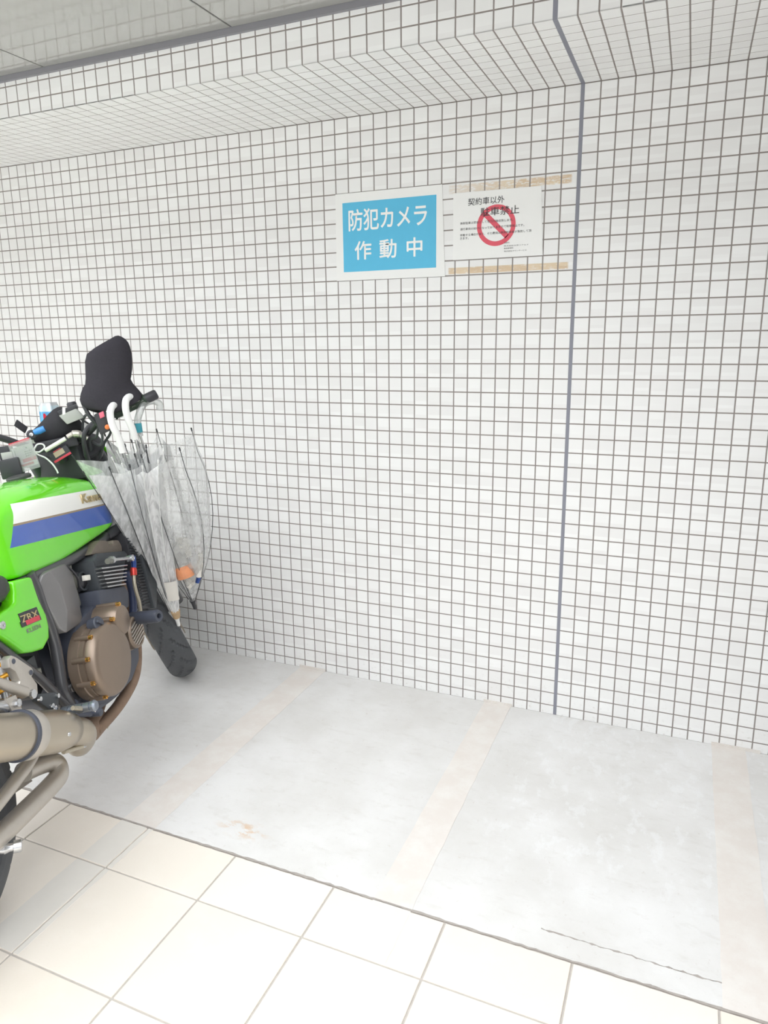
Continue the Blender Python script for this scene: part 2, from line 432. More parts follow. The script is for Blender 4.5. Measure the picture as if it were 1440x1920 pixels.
struct('ground', MB().box(-14, 14, -18, 0.1, -0.3, -0.051), 'asphalt', 'unseen ground outside the bay, paled to bounce light')  # unseen ground, its colour lightened to bounce light up to the soffit

struct('wall_added_opposite', MB().box(-9, 9, -7.3, -7.0, -0.05, 4.6), 'greyrender', 'unseen grey wall added across the lane to block low sky')  # invented wall, added to cut off the low sky light

# ------------------------------------------------------------------ notices on the wall
def sheet(mb, x0, x1, z0, z1, y, t=0.0006, n=10, wav=0.0):
    return mb.box(x0, x1, y - t, y, z0, z1)
RX, UZ = (1, 0, 0), (0, 0, 1)
s1 = empty('camera_notice', 'large white notice with blue panel and white Japanese lettering on tiled wall', 'sign', (-0.65, 0, 1.585))
def on_sign(par, name, me_or_mb, mat, **k):
    o = obj(name, me_or_mb, mat, par, **k) if isinstance(me_or_mb, MB) else link(name, me_or_mb, mat, par)
    o.matrix_parent_inverse = Matrix.Translation(-par.location)
    return o
on_sign(s1, 'sheet', MB().add([(-0.858, -0.002, 1.585), (-0.439, -0.002, 1.584), (-0.452, -0.002, 1.884), (-0.856, -0.002, 1.885),
                               (-0.858, -0.0008, 1.585), (-0.439, -0.0008, 1.584), (-0.452, -0.0008, 1.884), (-0.856, -0.0008, 1.885)],
                              [(0, 1, 2, 3), (7, 6, 5, 4), (0, 4, 5, 1), (1, 5, 6, 2), (2, 6, 7, 3), (3, 7, 4, 0)]), 'paper', smooth=0)
on_sign(s1, 'blue_panel', MB().box(-0.828, -0.472, -0.0026, -0.002, 1.615, 1.853), 'signblue', smooth=0)
def letters(par, name, body, x0, x1, z0, z1, y, mat, bold=0.0, space=1.0, fat=0.0):
    me = fit_text(text_mesh(name, body, bold, 0.0, space), (x0, y, z0), RX, UZ, x1 - x0, z1 - z0, 0.0)
    if fat:
        bm = bmesh.new()
        for dx, dz in ((-fat, 0), (fat, 0), (0, -fat), (0, fat)):
            n0 = len(bm.verts); bm.from_mesh(me); bm.verts.ensure_lookup_table()
            for v in bm.verts[n0:]: v.co += Vector((dx, -0.00002 * n0 / max(1, len(me.vertices)), dz))
        bm.to_mesh(me); bm.free()
    return on_sign(par, name, me, mat)
letters(s1, 'lettering', '防犯カメラ', -0.804, -0.506, 1.756, 1.828, -0.0030, 'signwhite', 0.003, fat=0.0009)
for ch, a, b in (('作', -0.782, -0.717), ('動', -0.684, -0.620), ('中', -0.580, -0.523)):
    letters(s1, 'lettering', ch, a, b, 1.656, 1.719, -0.0030, 'signwhite', 0.003, fat=0.0009)
s2 = empty('parking_notice', 'small white notice with red prohibition ring and black Japanese text', 'sign', (-0.26, 0, 1.636))
on_sign(s2, 'sheet', MB().add([(-0.411, -0.0018, 1.636), (-0.104, -0.0018, 1.636), (-0.116, -0.0018, 1.850), (-0.412, -0.0018, 1.852),
                               (-0.411, -0.0008, 1.636), (-0.104, -0.0008, 1.636), (-0.116, -0.0008, 1.850), (-0.412, -0.0008, 1.852)],
                              [(0, 1, 2, 3), (7, 6, 5, 4), (0, 4, 5, 1), (1, 5, 6, 2), (2, 6, 7, 3), (3, 7, 4, 0)]), 'paper', smooth=0)
rg = MB(); cx, cz, ro, ri, n = -0.262, 1.7395, 0.0655, 0.0505, 64
for k in range(n):
    a, b = 2 * PI * k / n, 2 * PI * (k + 1) / n
    rg.add([(cx + r * math.cos(t), -0.0022, cz + r * math.sin(t)) for r, t in ((ri, a), (ro, a), (ro, b), (ri, b))], [(0, 1, 2, 3)])
e = Vector((1, 0, -1)).normalized(); pn = Vector((1, 0, 1)).normalized()
rg.add([Vector((cx, -0.0022, cz)) + e * (i * 0.053) + pn * (j * 0.0085) for i, j in ((-1, -1), (1, -1), (1, 1), (-1, 1))], [(0, 1, 2, 3)])
on_sign(s2, 'prohibition_ring', rg, 'signred', smooth=0)
yt = -0.0026
letters(s2, 'lettering', '契約車以外', -0.360, -0.236, 1.808, 1.831, yt, 'ink', 0.004)
letters(s2, 'lettering', '駐車禁止', -0.316, -0.186, 1.771, 1.798, yt, 'ink', 0.004)
for body, a, b, z in (('無断駐車は罰金として壱万円徴収致します。', -0.386, -0.205, 1.750), ('通行車両の妨げになっておりますので駐車禁止です。', -0.386, -0.168, 1.731),
                      ('移動する場合があり、その費用は車両所有者が負担して頂', -0.386, -0.144, 1.712), ('きます。', -0.386, -0.356, 1.7015)):
    letters(s2, 'lettering', body, a, b, z - 0.0005, z + 0.0075, yt, 'ink', 0.0)
for body, a, b, z in (('管理会社', -0.233, -0.215, 1.680), ('株式会社大京リアルド', -0.234, -0.152, 1.670), ('管理事務所', -0.234, -0.202, 1.662), ('株式会社タウンサービス', -0.233, -0.158, 1.653)):
    letters(s2, 'lettering', body, a, b, z, z + 0.0045, yt, 'ink', 0.0)

# ------------------------------------------------------------------ motorcycle materials
def tank_material():
    k = NT('green_tank_paint_with_stripes')
    x, y, z = k.sep(k.obj())
    def above(a, b):      # 1 where z is above the line through a and b
        s = (b[1] - a[1]) / (b[0] - a[0])
        return k.math('GREATER_THAN', z, k.math('MULTIPLY_ADD', x, s, a[1] - s * a[0]))
    NOT = lambda v: k.math('SUBTRACT', 1.0, v)
    AND = lambda *v: v[0] if len(v) == 1 else k.math('MULTIPLY', v[0], AND(*v[1:]))
    side = k.math('GREATER_THAN', k.math('ABSOLUTE', y), 0.095)
    rear = k.math('GREATER_THAN', x, k.math('MULTIPLY_ADD', z, 0.66, 0.446 - 0.66 * 0.845))
    L0 = NOT(above((0.551, 0.946), (1.000, 0.891))); LC = NOT(above((0.497, 0.930), (0.530, 0.958)))
    L1a = above((0.481, 0.9005), (1.017, 0.8355)); L1b = above((0.481, 0.8945), (1.017, 0.8300))
    L2 = above((0.446, 0.845), (1.016, 0.767))
    g0 = srgb(104, 214, 16)
    c = k.mix(AND(side, rear, L0, LC, L1a), g0, srgb(246, 245, 240))
    c = k.mix(AND(side, rear, NOT(L1a), L1b), c, srgb(150, 128, 100))
    c = k.mix(AND(side, rear, NOT(L1b), L2), c, srgb(52, 92, 180))
    k.put(k.b.inputs['Base Color'], c); k.put(k.b.inputs['Roughness'], 0.25); k.put(k.b.inputs['Coat Weight'], 1.0); k.put(k.b.inputs['Coat Roughness'], 0.03)
    return k.m
M['tank'] = tank_material()
M['green'] = P('lime_green_paint', srgb(104, 214, 16), 0.25, coat=1.0, vary=0.01)
M['black'] = P('satin_black', srgb(58, 58, 62), 0.45, vary=0.1)
M['gblack'] = P('gloss_black_frame_paint', srgb(70, 70, 73), 0.28, vary=0.05, coat=0.4)
M['rubber'] = P('black_rubber', srgb(82, 84, 87), 0.7, vary=0.12, nscale=90)
M['vinyl'] = P('black_seat_vinyl', srgb(62, 64, 62), 0.55, vary=0.12, nscale=120, bump=0.4)
M['case'] = P('dark_blue_grey_engine_paint', srgb(72, 76, 88), 0.45, vary=0.1, nscale=30)
M['cyl'] = P('dark_cylinder_paint', srgb(66, 70, 74), 0.5, vary=0.1)
M['bronze'] = P('bronze_engine_cover', srgb(140, 124, 110), 0.35, metal=0.55, vary=0.06, nscale=20)
M['headcov'] = P('dull_bronze_head_cover', srgb(120, 110, 100), 0.5, metal=0.3, vary=0.08)
M['gold'] = P('gold_bolt', srgb(214, 164, 92), 0.25, metal=0.9)
M['goldspring'] = P('gold_shock_spring', srgb(226, 166, 52), 0.35, metal=0.4)
M['silver'] = P('polished_aluminium', srgb(205, 206, 208), 0.25, metal=0.9, vary=0.05)
M['alu'] = P('brushed_aluminium', srgb(196, 190, 182), 0.42, metal=0.7, vary=0.06, nscale=60)
M['pegmetal'] = P('blue_grey_anodised_metal', srgb(140, 146, 156), 0.3, metal=0.7, vary=0.1)
M['steel'] = P('satin_stainless_steel', srgb(186, 176, 160), 0.3, metal=0.9, vary=0.05, nscale=15)
M['rust'] = P('rusty_header_pipe', srgb(146, 122, 104), 0.6, metal=0.4, vary=0.3, nscale=45)
M['greypanel'] = P('silver_grey_side_panel', srgb(128, 126, 126), 0.38, metal=0.3, vary=0.03)
M['bluehose'] = P('dark_blue_hose', srgb(52, 62, 92), 0.5)
M['bluefit'] = P('blue_anodised_fitting', srgb(58, 84, 150), 0.3, metal=0.6)
M['redfit'] = P('red_anodised_fitting', srgb(206, 70, 62), 0.3, metal=0.5)
M['braid'] = P('braided_steel_hose', srgb(186, 178, 160), 0.4, metal=0.7, vary=0.25, nscale=300)
M['carb'] = P('dull_cast_alloy', srgb(136, 136, 128), 0.55, metal=0.5, vary=0.15)
M['white'] = P('white_plastic', srgb(240, 240, 238), 0.35, vary=0.02)
M['cream'] = P('cream_tube', srgb(238, 234, 224), 0.4, vary=0.03)
M['pink'] = P('pink_red_switch', srgb(226, 110, 130), 0.4)
M['orange'] = P('orange_button', srgb(232, 128, 66), 0.4)
M['bluelever'] = P('bright_blue_plastic', srgb(70, 146, 222), 0.35, vary=0.02)
M['red'] = P('red_plastic_trim', srgb(206, 66, 82), 0.4)
M['lcd'] = P('beige_display', srgb(186, 168, 146), 0.3)
M['greyclear'] = P('milky_grey_plastic', srgb(176, 178, 172), 0.3, vary=0.06)
M['smoke'] = film('smoked_clear_screen', (0.5, 0.5, 0.48, 1), 0.35)
M['teal'] = P('teal_sticker', srgb(60, 150, 166), 0.4)
M['cloth'] = P('black_fleece_cloth', srgb(60, 58, 63), 0.95, vary=0.12, nscale=160, spec=0.1, bump=0.4)
M['nylon'] = P('black_nylon', srgb(56, 55, 58), 0.8, vary=0.15, nscale=60, spec=0.2)
M['darkgreen'] = P('dark_green_grip', srgb(52, 66, 54), 0.6, vary=0.3, nscale=60)
M['emblem'] = P('antique_gold_emblem', srgb(196, 178, 138), 0.35, metal=0.6)
M['film1'] = film('clear_umbrella_film', (0.98, 0.98, 0.98, 1), 0.60, streak=(1, 1, 0.06))
M['film3'] = film('thin_clear_umbrella_film', (0.98, 0.98, 0.98, 1), 0.30, streak=(1, 1, 0.10))
M['film2'] = film('milky_umbrella_film', (0.99, 0.99, 0.99, 1), 0.92, streak=(1, 1, 0.06))
M['signcard'] = P('pale_grey_card', srgb(206, 208, 200), 0.5, vary=0.03)
M['emerald'] = P('green_ink', srgb(60, 120, 80), 0.5)
M['bag'] = film('clear_bag_film', (0.8, 0.82, 0.8, 1), 0.30)
M['pet'] = film('clear_bottle_plastic', (0.9, 0.88, 0.84, 1), 0.55, 0.08)
M['orangelabel'] = P('orange_bottle_label', srgb(226, 150, 108), 0.4, vary=0.35, nscale=35)
M['oldpaper'] = P('crumpled_white_paper', srgb(228, 224, 216), 0.8, vary=0.06, nscale=25)
M['tan'] = P('tan_umbrella_collar', srgb(188, 160, 124), 0.6, vary=0.25, nscale=60)
def can_material():
    k = NT('printed_drink_can'); x, y, z = k.sep(k.obj())
    c = k.mix(k.math('GREATER_THAN', z, 0.086), srgb(96, 168, 214), srgb(206, 224, 232))
    c = k.mix(k.math('MULTIPLY', k.math('LESS_THAN', z, 0.080), k.math('GREATER_THAN', k.noise(k.scale(k.obj(), (1, 1, 0.4)), 26, 1), 0.5)), c, srgb(206, 48, 62))
    c = k.mix(k.math('GREATER_THAN', z, 0.106), c, srgb(210, 212, 214))
    k.put(k.b.inputs['Base Color'], c); k.put(k.b.inputs['Roughness'], 0.25); k.put(k.b.inputs['Metallic'], 0.4)
    return k.m
M['can'] = can_material()

# ------------------------------------------------------------------ motorcycle: x forward, y to its left, z up, origin under the rear axle
HEAD, LEAN, WB = math.radians(18), math.radians(10), 1.465
fw = Vector((-math.sin(HEAD), math.cos(HEAD), 0)); lf = Vector((-math.cos(HEAD), -math.sin(HEAD), 0)); up = Vector((0, 0, 1))
BU = up * math.cos(LEAN) + lf * math.sin(LEAN); BL = lf * math.cos(LEAN) - up * math.sin(LEAN)
BO = Vector((-1.54, -0.255, 0)) - fw * WB
BM = Matrix(((fw.x, BL.x, BU.x, BO.x), (fw.y, BL.y, BU.y, BO.y), (fw.z, BL.z, BU.z, BO.z), (0, 0, 0, 1)))
bike = empty('motorcycle', 'lime green motorcycle with white and blue tank stripe leaning on its stand', 'motorcycle')
bike.matrix_world = BM
def B(name, mb, mat, par=None, **k): return obj(name, mb, mat, par or bike, **k)
def cyl(p, q, r, r2=None, seg=20): return MB().tube([p, q], [r, r if r2 is None else r2], seg)

# steering: everything on the fork is turned left
AX0, AXD, TURN = Vector((1.192, 0, 0.80)), Vector((-0.4226, 0, 0.9063)), math.radians(32)
ST = Matrix.Translation(AX0) @ Matrix.Rotation(TURN, 4, AXD) @ Matrix.Translation(-AX0)
def steer(p): return ST @ Vector(p)

def tyre(c, nrm, R, wd, rim_r, grooves, phase=0.0):
    """tread and sidewall of revolution with cut grooves"""
    c, nrm = Vector(c), Vector(nrm).normalized(); u = nrm.orthogonal().normalized(); v = nrm.cross(u)
    seg, prof = 288, []
    hw = wd / 2; nn = 26
    for i in range(nn + 1):
        a = -PI * 0.5 + PI * i / nn
        h = hw * math.sin(a) * (1.0 if abs(math.sin(a)) < 0.98 else 0.99); r = R - hw * 0.86 + hw * 0.86 * math.cos(a)
        prof.append((h, r))
    prof = [(-hw * 0.70, rim_r)] + [(-hw * 0.95, (rim_r + prof[0][1]) / 2)] + prof + [(hw * 0.95, (rim_r + prof[0][1]) / 2), (hw * 0.70, rim_r)]
    rs = []
    for j in range(seg):
        t = 2 * PI * j / seg; e = u * math.cos(t) + v * math.sin(t); ring = []
        for h, r in prof:
            q = (t / (2 * PI) * grooves + abs(h) / hw * 1.3 * (1 if h > 0 else 1) + (0.5 if h > 0 else 0) + phase) % 1.0
            cut = 0.006 if (q < 0.13 and 0.12 < abs(h) / hw < 0.92 and r > rim_r + 0.01) else 0.0
            ring.append(c + nrm * h + e * (r - cut))
        rs.append(ring)
    mb = MB(); rs.append(rs[0]); n = len(prof)
    for ring in rs: mb.v += [tuple(q) for q in ring]
    for j in range(seg):
        for i in range(n - 1): mb.f.append((j * n + i, j * n + i + 1, (j + 1) * n + i + 1, (j + 1) * n + i))
    return mb
def wheel(kind, c, nrm, R, wd, rim_r, grooves):
    c, nrm = Vector(c), Vector(nrm).normalized()
    ty = B(kind + '_tyre', tyre(c, nrm, R, wd, rim_r, grooves), 'rubber', smooth=18)
    u = nrm.orthogonal().normalized(); v = nrm.cross(u); hw = wd * 0.36
    rim = B(kind + '_rim', MB().lathe(c, nrm, [(-hw, rim_r - 0.012), (-hw, rim_r + 0.006), (hw, rim_r + 0.006), (hw, rim_r - 0.012), (hw - 0.012, rim_r - 0.018), (-hw + 0.012, rim_r - 0.018), (-hw, rim_r - 0.012)], 64, False), 'gblack')
    B('hub', MB().lathe(c, nrm, [(-0.07, 0.02), (-0.07, 0.035), (0.07, 0.035), (0.07, 0.02)], 24), 'alu', rim)
    for k in range(3):
        t = 2 * PI * k / 3 + 0.4; e = u * math.cos(t) + v * math.sin(t); g = nrm.cross(e)
        B('spoke', MB().obox(c + e * (rim_r / 2 + 0.012), e * (rim_r / 2 - 0.025), g * 0.022, nrm * 0.014), 'gblack', rim, bevel=0.006)
    for s in (-1, 1):
        if kind == 'rear' and s > 0: continue
        B('brake_disc', MB().lathe(c + nrm * (s * (wd * 0.5 + 0.008)), nrm, [(-0.0025, 0.095), (-0.0025, 0.145), (0.0025, 0.145), (0.0025, 0.095), (-0.0025, 0.095)], 48, False), 'steel', rim)
    return ty, rim
fc = steer((1.465, 0, 0.30)); fn = (ST.to_3x3() @ Vector((0, 1, 0))).normalized()
wn_ = BM.to_3x3() @ fn; low = (BM @ fc).z - ((0.30 - 0.0516) * math.sqrt(1 - wn_.z ** 2) + 0.0516)
FWSH = Vector((0.0, 0, -low / math.cos(LEAN)))
fc = fc + FWSH
wheel('front', fc, fn, 0.30, 0.120, 0.216, 17)
wheel('rear', (0.02, 0, 0.315), (0, 1, 0), 0.315, 0.185, 0.216, 15)
fork = B('fork', MB(), 'alu') if False else None
for s in (-1, 1):
    a = Vector((1.465 + 0.0, s * 0.1, 0.30)); b = a + AXD * 0.80; off = Vector((-0.045, 0, 0))
    q0, q1, q2 = (steer(p + off) + FWSH * t_ for p, t_ in ((a, 1), (a + AXD * 0.36, 0.5), (b, 0)))
    B('fork_slider', cyl(q0, q1, 0.027), 'gblack'); B('fork_tube', cyl(q1, q2, 0.0205), 'cyl')
    B('brake_caliper', MB().obox(q0 + Vector((-0.07, 0, 0.05)), (0.03, 0, 0.01), (0, 0.022, 0), (-0.02, 0, 0.05)), 'black', bevel=0.008)
for t_ in (0.50, 0.74):
    m_ = [steer(Vector((1.42, s * 0.1, 0.30)) + AXD * t_) for s in (-1, 1)]; ctr_ = steer(AX0 + AXD * (0.30 * 0.9 + t_ - 0.74 + 0.0))
    B('triple_clamp', MB().tube([m_[0], (m_[0] + m_[1]) / 2 + Vector((-0.03, 0, 0)), m_[1]], [0.03, 0.034, 0.03], 16), 'black')
mb = MB(); rs = []
for i in range(15):
    t = math.radians(-25 + 105 * i / 14); e = Vector((math.cos(t), 0, math.sin(t)))
    rs.append([steer(Vector((1.465, 0, 0.30)) + e * (0.335 - 0.03 * (w_ / 6 - 0.5) ** 2 * 4) + Vector((0, -0.07 + 0.14 * w_ / 6, 0))) + FWSH for w_ in range(7)])
mb.rings(rs, False, False)
ff = B('front_fender', mb, 'black'); sm = ff.modifiers.new('thick', 'SOLIDIFY'); sm.thickness = 0.004
# headlamp cowl, open at the back
mb = MB(); rs = []
for i in range(13):
    vv = i / 12; ring = []
    for j in range(17):
        uu = -1 + 2 * j / 16
        r_w = 0.148 * (0.72 + 0.28 * math.sin(PI * min(1, vv * 0.9 + 0.15)))
        ring.append(steer((1.225 + 0.13 * math.sqrt(max(0, 1 - (uu * 0.97) ** 2)) * (1 - 0.45 * vv) - 0.05 * vv, r_w * uu, 0.85 + 0.19 * vv)))
    rs.append(ring)
mb.rings(rs, False, False)
cw = B('headlamp_cowl', mb, 'green'); sm = cw.modifiers.new('thick', 'SOLIDIFY'); sm.thickness = 0.005
cc_ = steer((1.22, 0, 0.95)); B('cowl_shade_shell', MB().rings([[cc_ + (q - cc_) * 0.955 for q in ring] for ring in rs], False, False), 'black', cw)  # black inner shell puts the shade and dirt inside the cowl into colour
B('headlamp', MB().lathe(steer((1.24, 0, 0.93)), ST.to_3x3() @ Vector((1, 0, -0.1)), [(0, 0.04), (0.02, 0.075), (0.07, 0.085), (0.09, 0.082), (0.10, 0.06), (0.105, 0.01)], 32), 'silver')
mb = MB(); rs = []
for i in range(7):
    vv = i / 6
    rs.append([steer((1.20 + 0.10 * math.sqrt(max(0, 1 - (uu * 0.97) ** 2)) - 0.10 * vv, (0.145 - 0.05 * vv) * uu, 1.04 + 0.075 * vv)) for uu in [-1 + 2 * j / 16 for j in range(17)]])
mb.rings(rs, False, False)
ws = B('windscreen', mb, 'smoke'); rimp = [rs[i][0] for i in range(7)] + [q for q in rs[6][1:-1]] + [rs[i][-1] for i in range(6, -1, -1)]
B('screen_rim', MB().tube(rimp, 0.0035, 8), 'black', ws)

# fuel tank
st = [(0.300, 0.070, 0.785, 0.845, 0.872), (0.345, 0.092, 0.778, 0.880, 0.915), (0.385, 0.104, 0.772, 0.905, 0.945), (0.412, 0.128, 0.768, 0.918, 0.962),
      (0.432, 0.150, 0.763, 0.924, 0.970), (0.470, 0.156, 0.757, 0.932, 0.980), (0.560, 0.158, 0.748, 0.936, 0.992), (0.660, 0.158, 0.742, 0.930, 0.994),
      (0.760, 0.157, 0.744, 0.920, 0.990), (0.860, 0.156, 0.748, 0.908, 0.978), (0.940, 0.155, 0.751, 0.898, 0.962), (0.990, 0.154, 0.754, 0.892, 0.946),
      (1.018, 0.148, 0.762, 0.884, 0.928), (1.042, 0.128, 0.772, 0.872, 0.908), (1.066, 0.090, 0.785, 0.855, 0.886), (1.080, 0.040, 0.805, 0.838, 0.860)]
def tank_ring(x, w_, zb, zs_, zt):
    h = [(0, zb), (0.45 * w_, zb), (0.80 * w_, zb), (w_ - 0.008, zb + 0.001), (w_ - 0.001, zb + 0.010), (w_, zb + 0.03), (w_, zb + 0.5 * (zs_ - zb)), (w_ * 0.995, zs_ - 0.025),
         (w_ * 0.965, zs_ - 0.002), (w_ * 0.88, zs_ + 0.32 * (zt - zs_)), (w_ * 0.72, zs_ + 0.62 * (zt - zs_)), (w_ * 0.48, zs_ + 0.86 * (zt - zs_)), (w_ * 0.22, zt - 0.001), (0, zt)]
    return [(x, -a, b) for a, b in h] + [(x, a, b) for a, b in h[-2:0:-1]]
tank = B('fuel_tank', MB().rings([tank_ring(*q) for q in st]), 'tank', smooth=60)
sm = tank.modifiers.new('round', 'SUBSURF'); sm.levels = 1; sm.render_levels = 2
em = text_mesh('emblem', 'KAWASAKI'.capitalize(), 0.006, 0.06)
TNX, TNZ = Vector((0.992, 0, -0.122)), Vector((0.122, 0, 0.992))
em = fit_text(em, (0.838, -0.1565, 0.872), TNX, TNZ, 0.215, 0.030, 0.0)
link('emblem', em, 'emblem', tank)['label'] = 'raised antique gold maker lettering'
B('filler_cap', MB().lathe((0.80, 0, 0.986), (-0.06, 0, 1), [(0, 0.036), (0.008, 0.036), (0.011, 0.032), (0.011, 0.001)], 32), 'vinyl', tank)
B('tank_trim', MB().lathe((0.405, -0.13, 0.925), (0, -1, 0.1), [(0, 0.012), (0.012, 0.010), (0.014, 0.001)], 12), 'black', tank)

# seat
ss = [(-0.30, 0.09, 0.80, 0.875), (-0.15, 0.13, 0.775, 0.885), (0.02, 0.15, 0.755, 0.855), (0.16, 0.165, 0.735, 0.832), (0.27, 0.182, 0.722, 0.826), (0.345, 0.180, 0.718, 0.822), (0.372, 0.172, 0.726, 0.810), (0.384, 0.150, 0.742, 0.790)]
def seat_ring(x, w_, zb, zt):
    return [(x, w_ * math.copysign(abs(math.cos(t)) ** 0.6, math.cos(t)), (zb + zt) / 2 + (zt - zb) / 2 * math.copysign(abs(math.sin(t)) ** 0.7, math.sin(t))) for t in [2 * PI * j / 28 for j in range(28)]]
B('seat', MB().rings([seat_ring(*q) for q in ss]), 'vinyl', smooth=60)
B('tail_cowl', MB().rings([seat_ring(-0.12, 0.12, 0.70, 0.78), seat_ring(-0.35, 0.11, 0.74, 0.85), seat_ring(-0.55, 0.06, 0.80, 0.86)]), 'green', smooth=60)

# side cover with badge
sc = MB(); poly = [(0.384, 0.772), (0.465, 0.757), (0.466, 0.720), (0.468, 0.690), (0.479, 0.644), (0.476, 0.610), (0.463, 0.580), (0.424, 0.566), (0.379, 0.578), (0.343, 0.593), (0.306, 0.640), (0.26, 0.690), (0.24, 0.712), (0.311, 0.716), (0.350, 0.716), (0.368, 0.722), (0.378, 0.745)]
for s in (-1, 1):
    cov = B('side_cover', MB().prism(poly, s * 0.135, s * 0.176), 'green', bevel=0.011, smooth=60, segs=4)
    if s < 0:
        B('cover_screw', MB().lathe((0.297, -0.175, 0.688), (0, -1, 0), [(0, 0.011), (0.004, 0.010), (0.005, 0.004), (0.002, 0.003), (0.002, 0.0005)], 20), 'silver', cov)
        ud = Vector((0.989, 0, -0.15)); uu_ = Vector((-0.10, 0, 0.995)) * 1.0
        B('badge_plate', MB().obox(Vector((0.404, -0.1772, 0.655)), ud * 0.042, (0, 0.0012, 0), uu_ * 0.0075), 'black', cov)
        B('badge_red_bar', MB().obox(Vector((0.411, -0.1786, 0.654)), ud * 0.030, (0, 0.0006, 0), uu_ * 0.0065), 'red', cov)
        link('badge_lettering', fit_text(text_mesh('badge_lettering', 'ZRX', 0.01, 0.05), (0.368, -0.1775, 0.664), ud, uu_, 0.074, 0.019, 0.0), 'emblem', cov)
        B('badge_backing', MB().obox(Vector((0.405, -0.1766, 0.673)), ud * 0.040, (0, 0.0006, 0), uu_ * 0.0115), 'black', cov)  # black backing behind the gold letters
        link('sticker_lettering', fit_text(text_mesh('sticker_lettering', 'KLEEN', 0.02), (0.378, -0.1768, 0.631), ud, uu_, 0.060, 0.012, 0.0), 'greypanel', cov)

# frame
for s in (-1, 1):
    y = s * 0.150
    B('frame_tube', MB().tube(smooth_path([(0.490, y, 0.76), (0.500, y, 0.715), (0.503, y, 0.66), (0.512, y, 0.60), (0.512, y, 0.545), (0.500, y, 0.48), (0.488, y, 0.42), (0.50, y, 0.36)]), 0.0165, 14), 'gblack')
    B('frame_tube', MB().tube([(0.20, y, 0.745), (0.294, y, 0.642), (0.405, y, 0.500), (0.470, y, 0.398), (0.505, y, 0.345)], 0.0125, 12), 'gblack')
    B('frame_tube', MB().tube([(0.36, y * 0.9, 0.58), (0.42, y * 0.9, 0.50), (0.485, y * 0.9, 0.43)], 0.008, 10), 'gblack')
    B('frame_tube', MB().tube(smooth_path([(1.16, s * 0.03, 0.79), (1.10, s * 0.09, 0.745), (0.95, s * 0.125, 0.725), (0.75, s * 0.135, 0.728), (0.52, s * 0.14, 0.742), (0.25, s * 0.13, 0.745), (-0.2, s * 0.11, 0.76)]), 0.018, 14), 'gblack')
    B('frame_tube', MB().tube(smooth_path([(1.17, s * 0.03, 0.76), (1.10, s * 0.09, 0.60), (1.02, s * 0.12, 0.42), (0.94, s * 0.13, 0.31), (0.80, s * 0.135, 0.272), (0.60, s * 0.14, 0.30), (0.51, s * 0.15, 0.36)]), 0.017, 14), 'case')
    pv = B('pivot_plate', MB().prism([(0.470, 0.43), (0.535, 0.43), (0.552, 0.395), (0.545, 0.345), (0.505, 0.325), (0.468, 0.370)], s * 0.13, s * 0.155), 'gblack', bevel=0.005)
    B('pivot_bolt', MB().lathe((0.522, s * 0.155, 0.406), (0, s, 0), [(0, 0.0135), (0.006, 0.0125), (0.007, 0.006), (0.004, 0.005), (0.004, 0.0005)], 24), 'silver', pv)
B('head_pipe', cyl(AX0 - AXD * 0.09, AX0 + AXD * 0.12, 0.034), 'gblack')
B('mount_bolt', MB().lathe((1.152, -0.095, 0.747), (0, -1, 0), [(0, 0.0165), (0.008, 0.016), (0.009, 0.007), (0.007, 0.006), (0.007, 0.0005)], 28), 'silver')
B('mount_strut', MB().tube([(1.155, -0.085, 0.70), (1.158, -0.085, 0.75), (1.175, -0.085, 0.84)], 0.016, 14), 'gblack')
B('rear_inner_guard', MB().prism([(0.36, 0.70), (0.49, 0.70), (0.50, 0.45), (0.44, 0.42), (0.30, 0.62)], -0.11, 0.11), 'black', bevel=0.01)
B('wiring_box', MB().box(0.375, 0.425, -0.145, -0.09, 0.515, 0.555), 'cyl', bevel=0.006)
B('connector', MB().box(0.398, 0.415, -0.158, -0.14, 0.505, 0.520), 'carb', bevel=0.002)

# silver grey shroud, carburettors
sp_ = [(0.513, 0.728), (0.524, 0.742), (0.545, 0.746), (0.634, 0.737), (0.655, 0.720), (0.669, 0.688), (0.668, 0.636), (0.646, 0.553), (0.530, 0.566), (0.520, 0.585), (0.507, 0.705)]
sy_ = [-0.160, -0.168, -0.176, -0.172, -0.165, -0.163, -0.163, -0.168, -0.182, -0.172, -0.158]
sb = MB(); sb.add([(x, y, z) for (x, z), y in zip(sp_, sy_)] + [(x, -0.135, z) for x, z in sp_] + [(0.556, -0.187, 0.700), (0.552, -0.189, 0.620), (0.60, -0.174, 0.700), (0.60, -0.172, 0.60)],
       [(0, 1, 2, 22), (0, 22, 10), (10, 22, 23, 9), (9, 23, 8), (2, 3, 24, 22), (3, 4, 24), (4, 5, 24), (5, 6, 25, 24), (22, 24, 25, 23), (6, 7, 25), (7, 8, 23, 25)] + [(j, j + 11, (j + 1) % 11 + 11, (j + 1) % 11) for j in range(11)] + [tuple(range(21, 10, -1))])
shr = B('intake_shroud', sb, 'greypanel', bevel=0.004, smooth=80)
B('air_box', MB().box(0.50, 0.66, -0.13, 0.13, 0.58, 0.73), 'black', bevel=0.015)
for s in (-1, 1):
    cb = B('carburettor', cyl((0.655, s * 0.115, 0.675), (0.725, s * 0.115, 0.655), 0.027), 'carb')
    B('float_bowl', MB().box(0.668, 0.710, s * 0.115 - 0.026, s * 0.115 + 0.026, 0.585, 0.648), 'carb', cb, bevel=0.008)
    B('carburettor_top', cyl((0.69, s * 0.115, 0.675), (0.70, s * 0.115, 0.718), 0.029), 'carb', cb)
    B('intake_rubber', MB().lathe((0.725, s * 0.115, 0.655), (0.967, 0, -0.253), [(0, 0.033), (0.012, 0.036), (0.016, 0.030), (0.05, 0.030), (0.052, 0.036), (0.07, 0.034)], 24), 'black', cb)
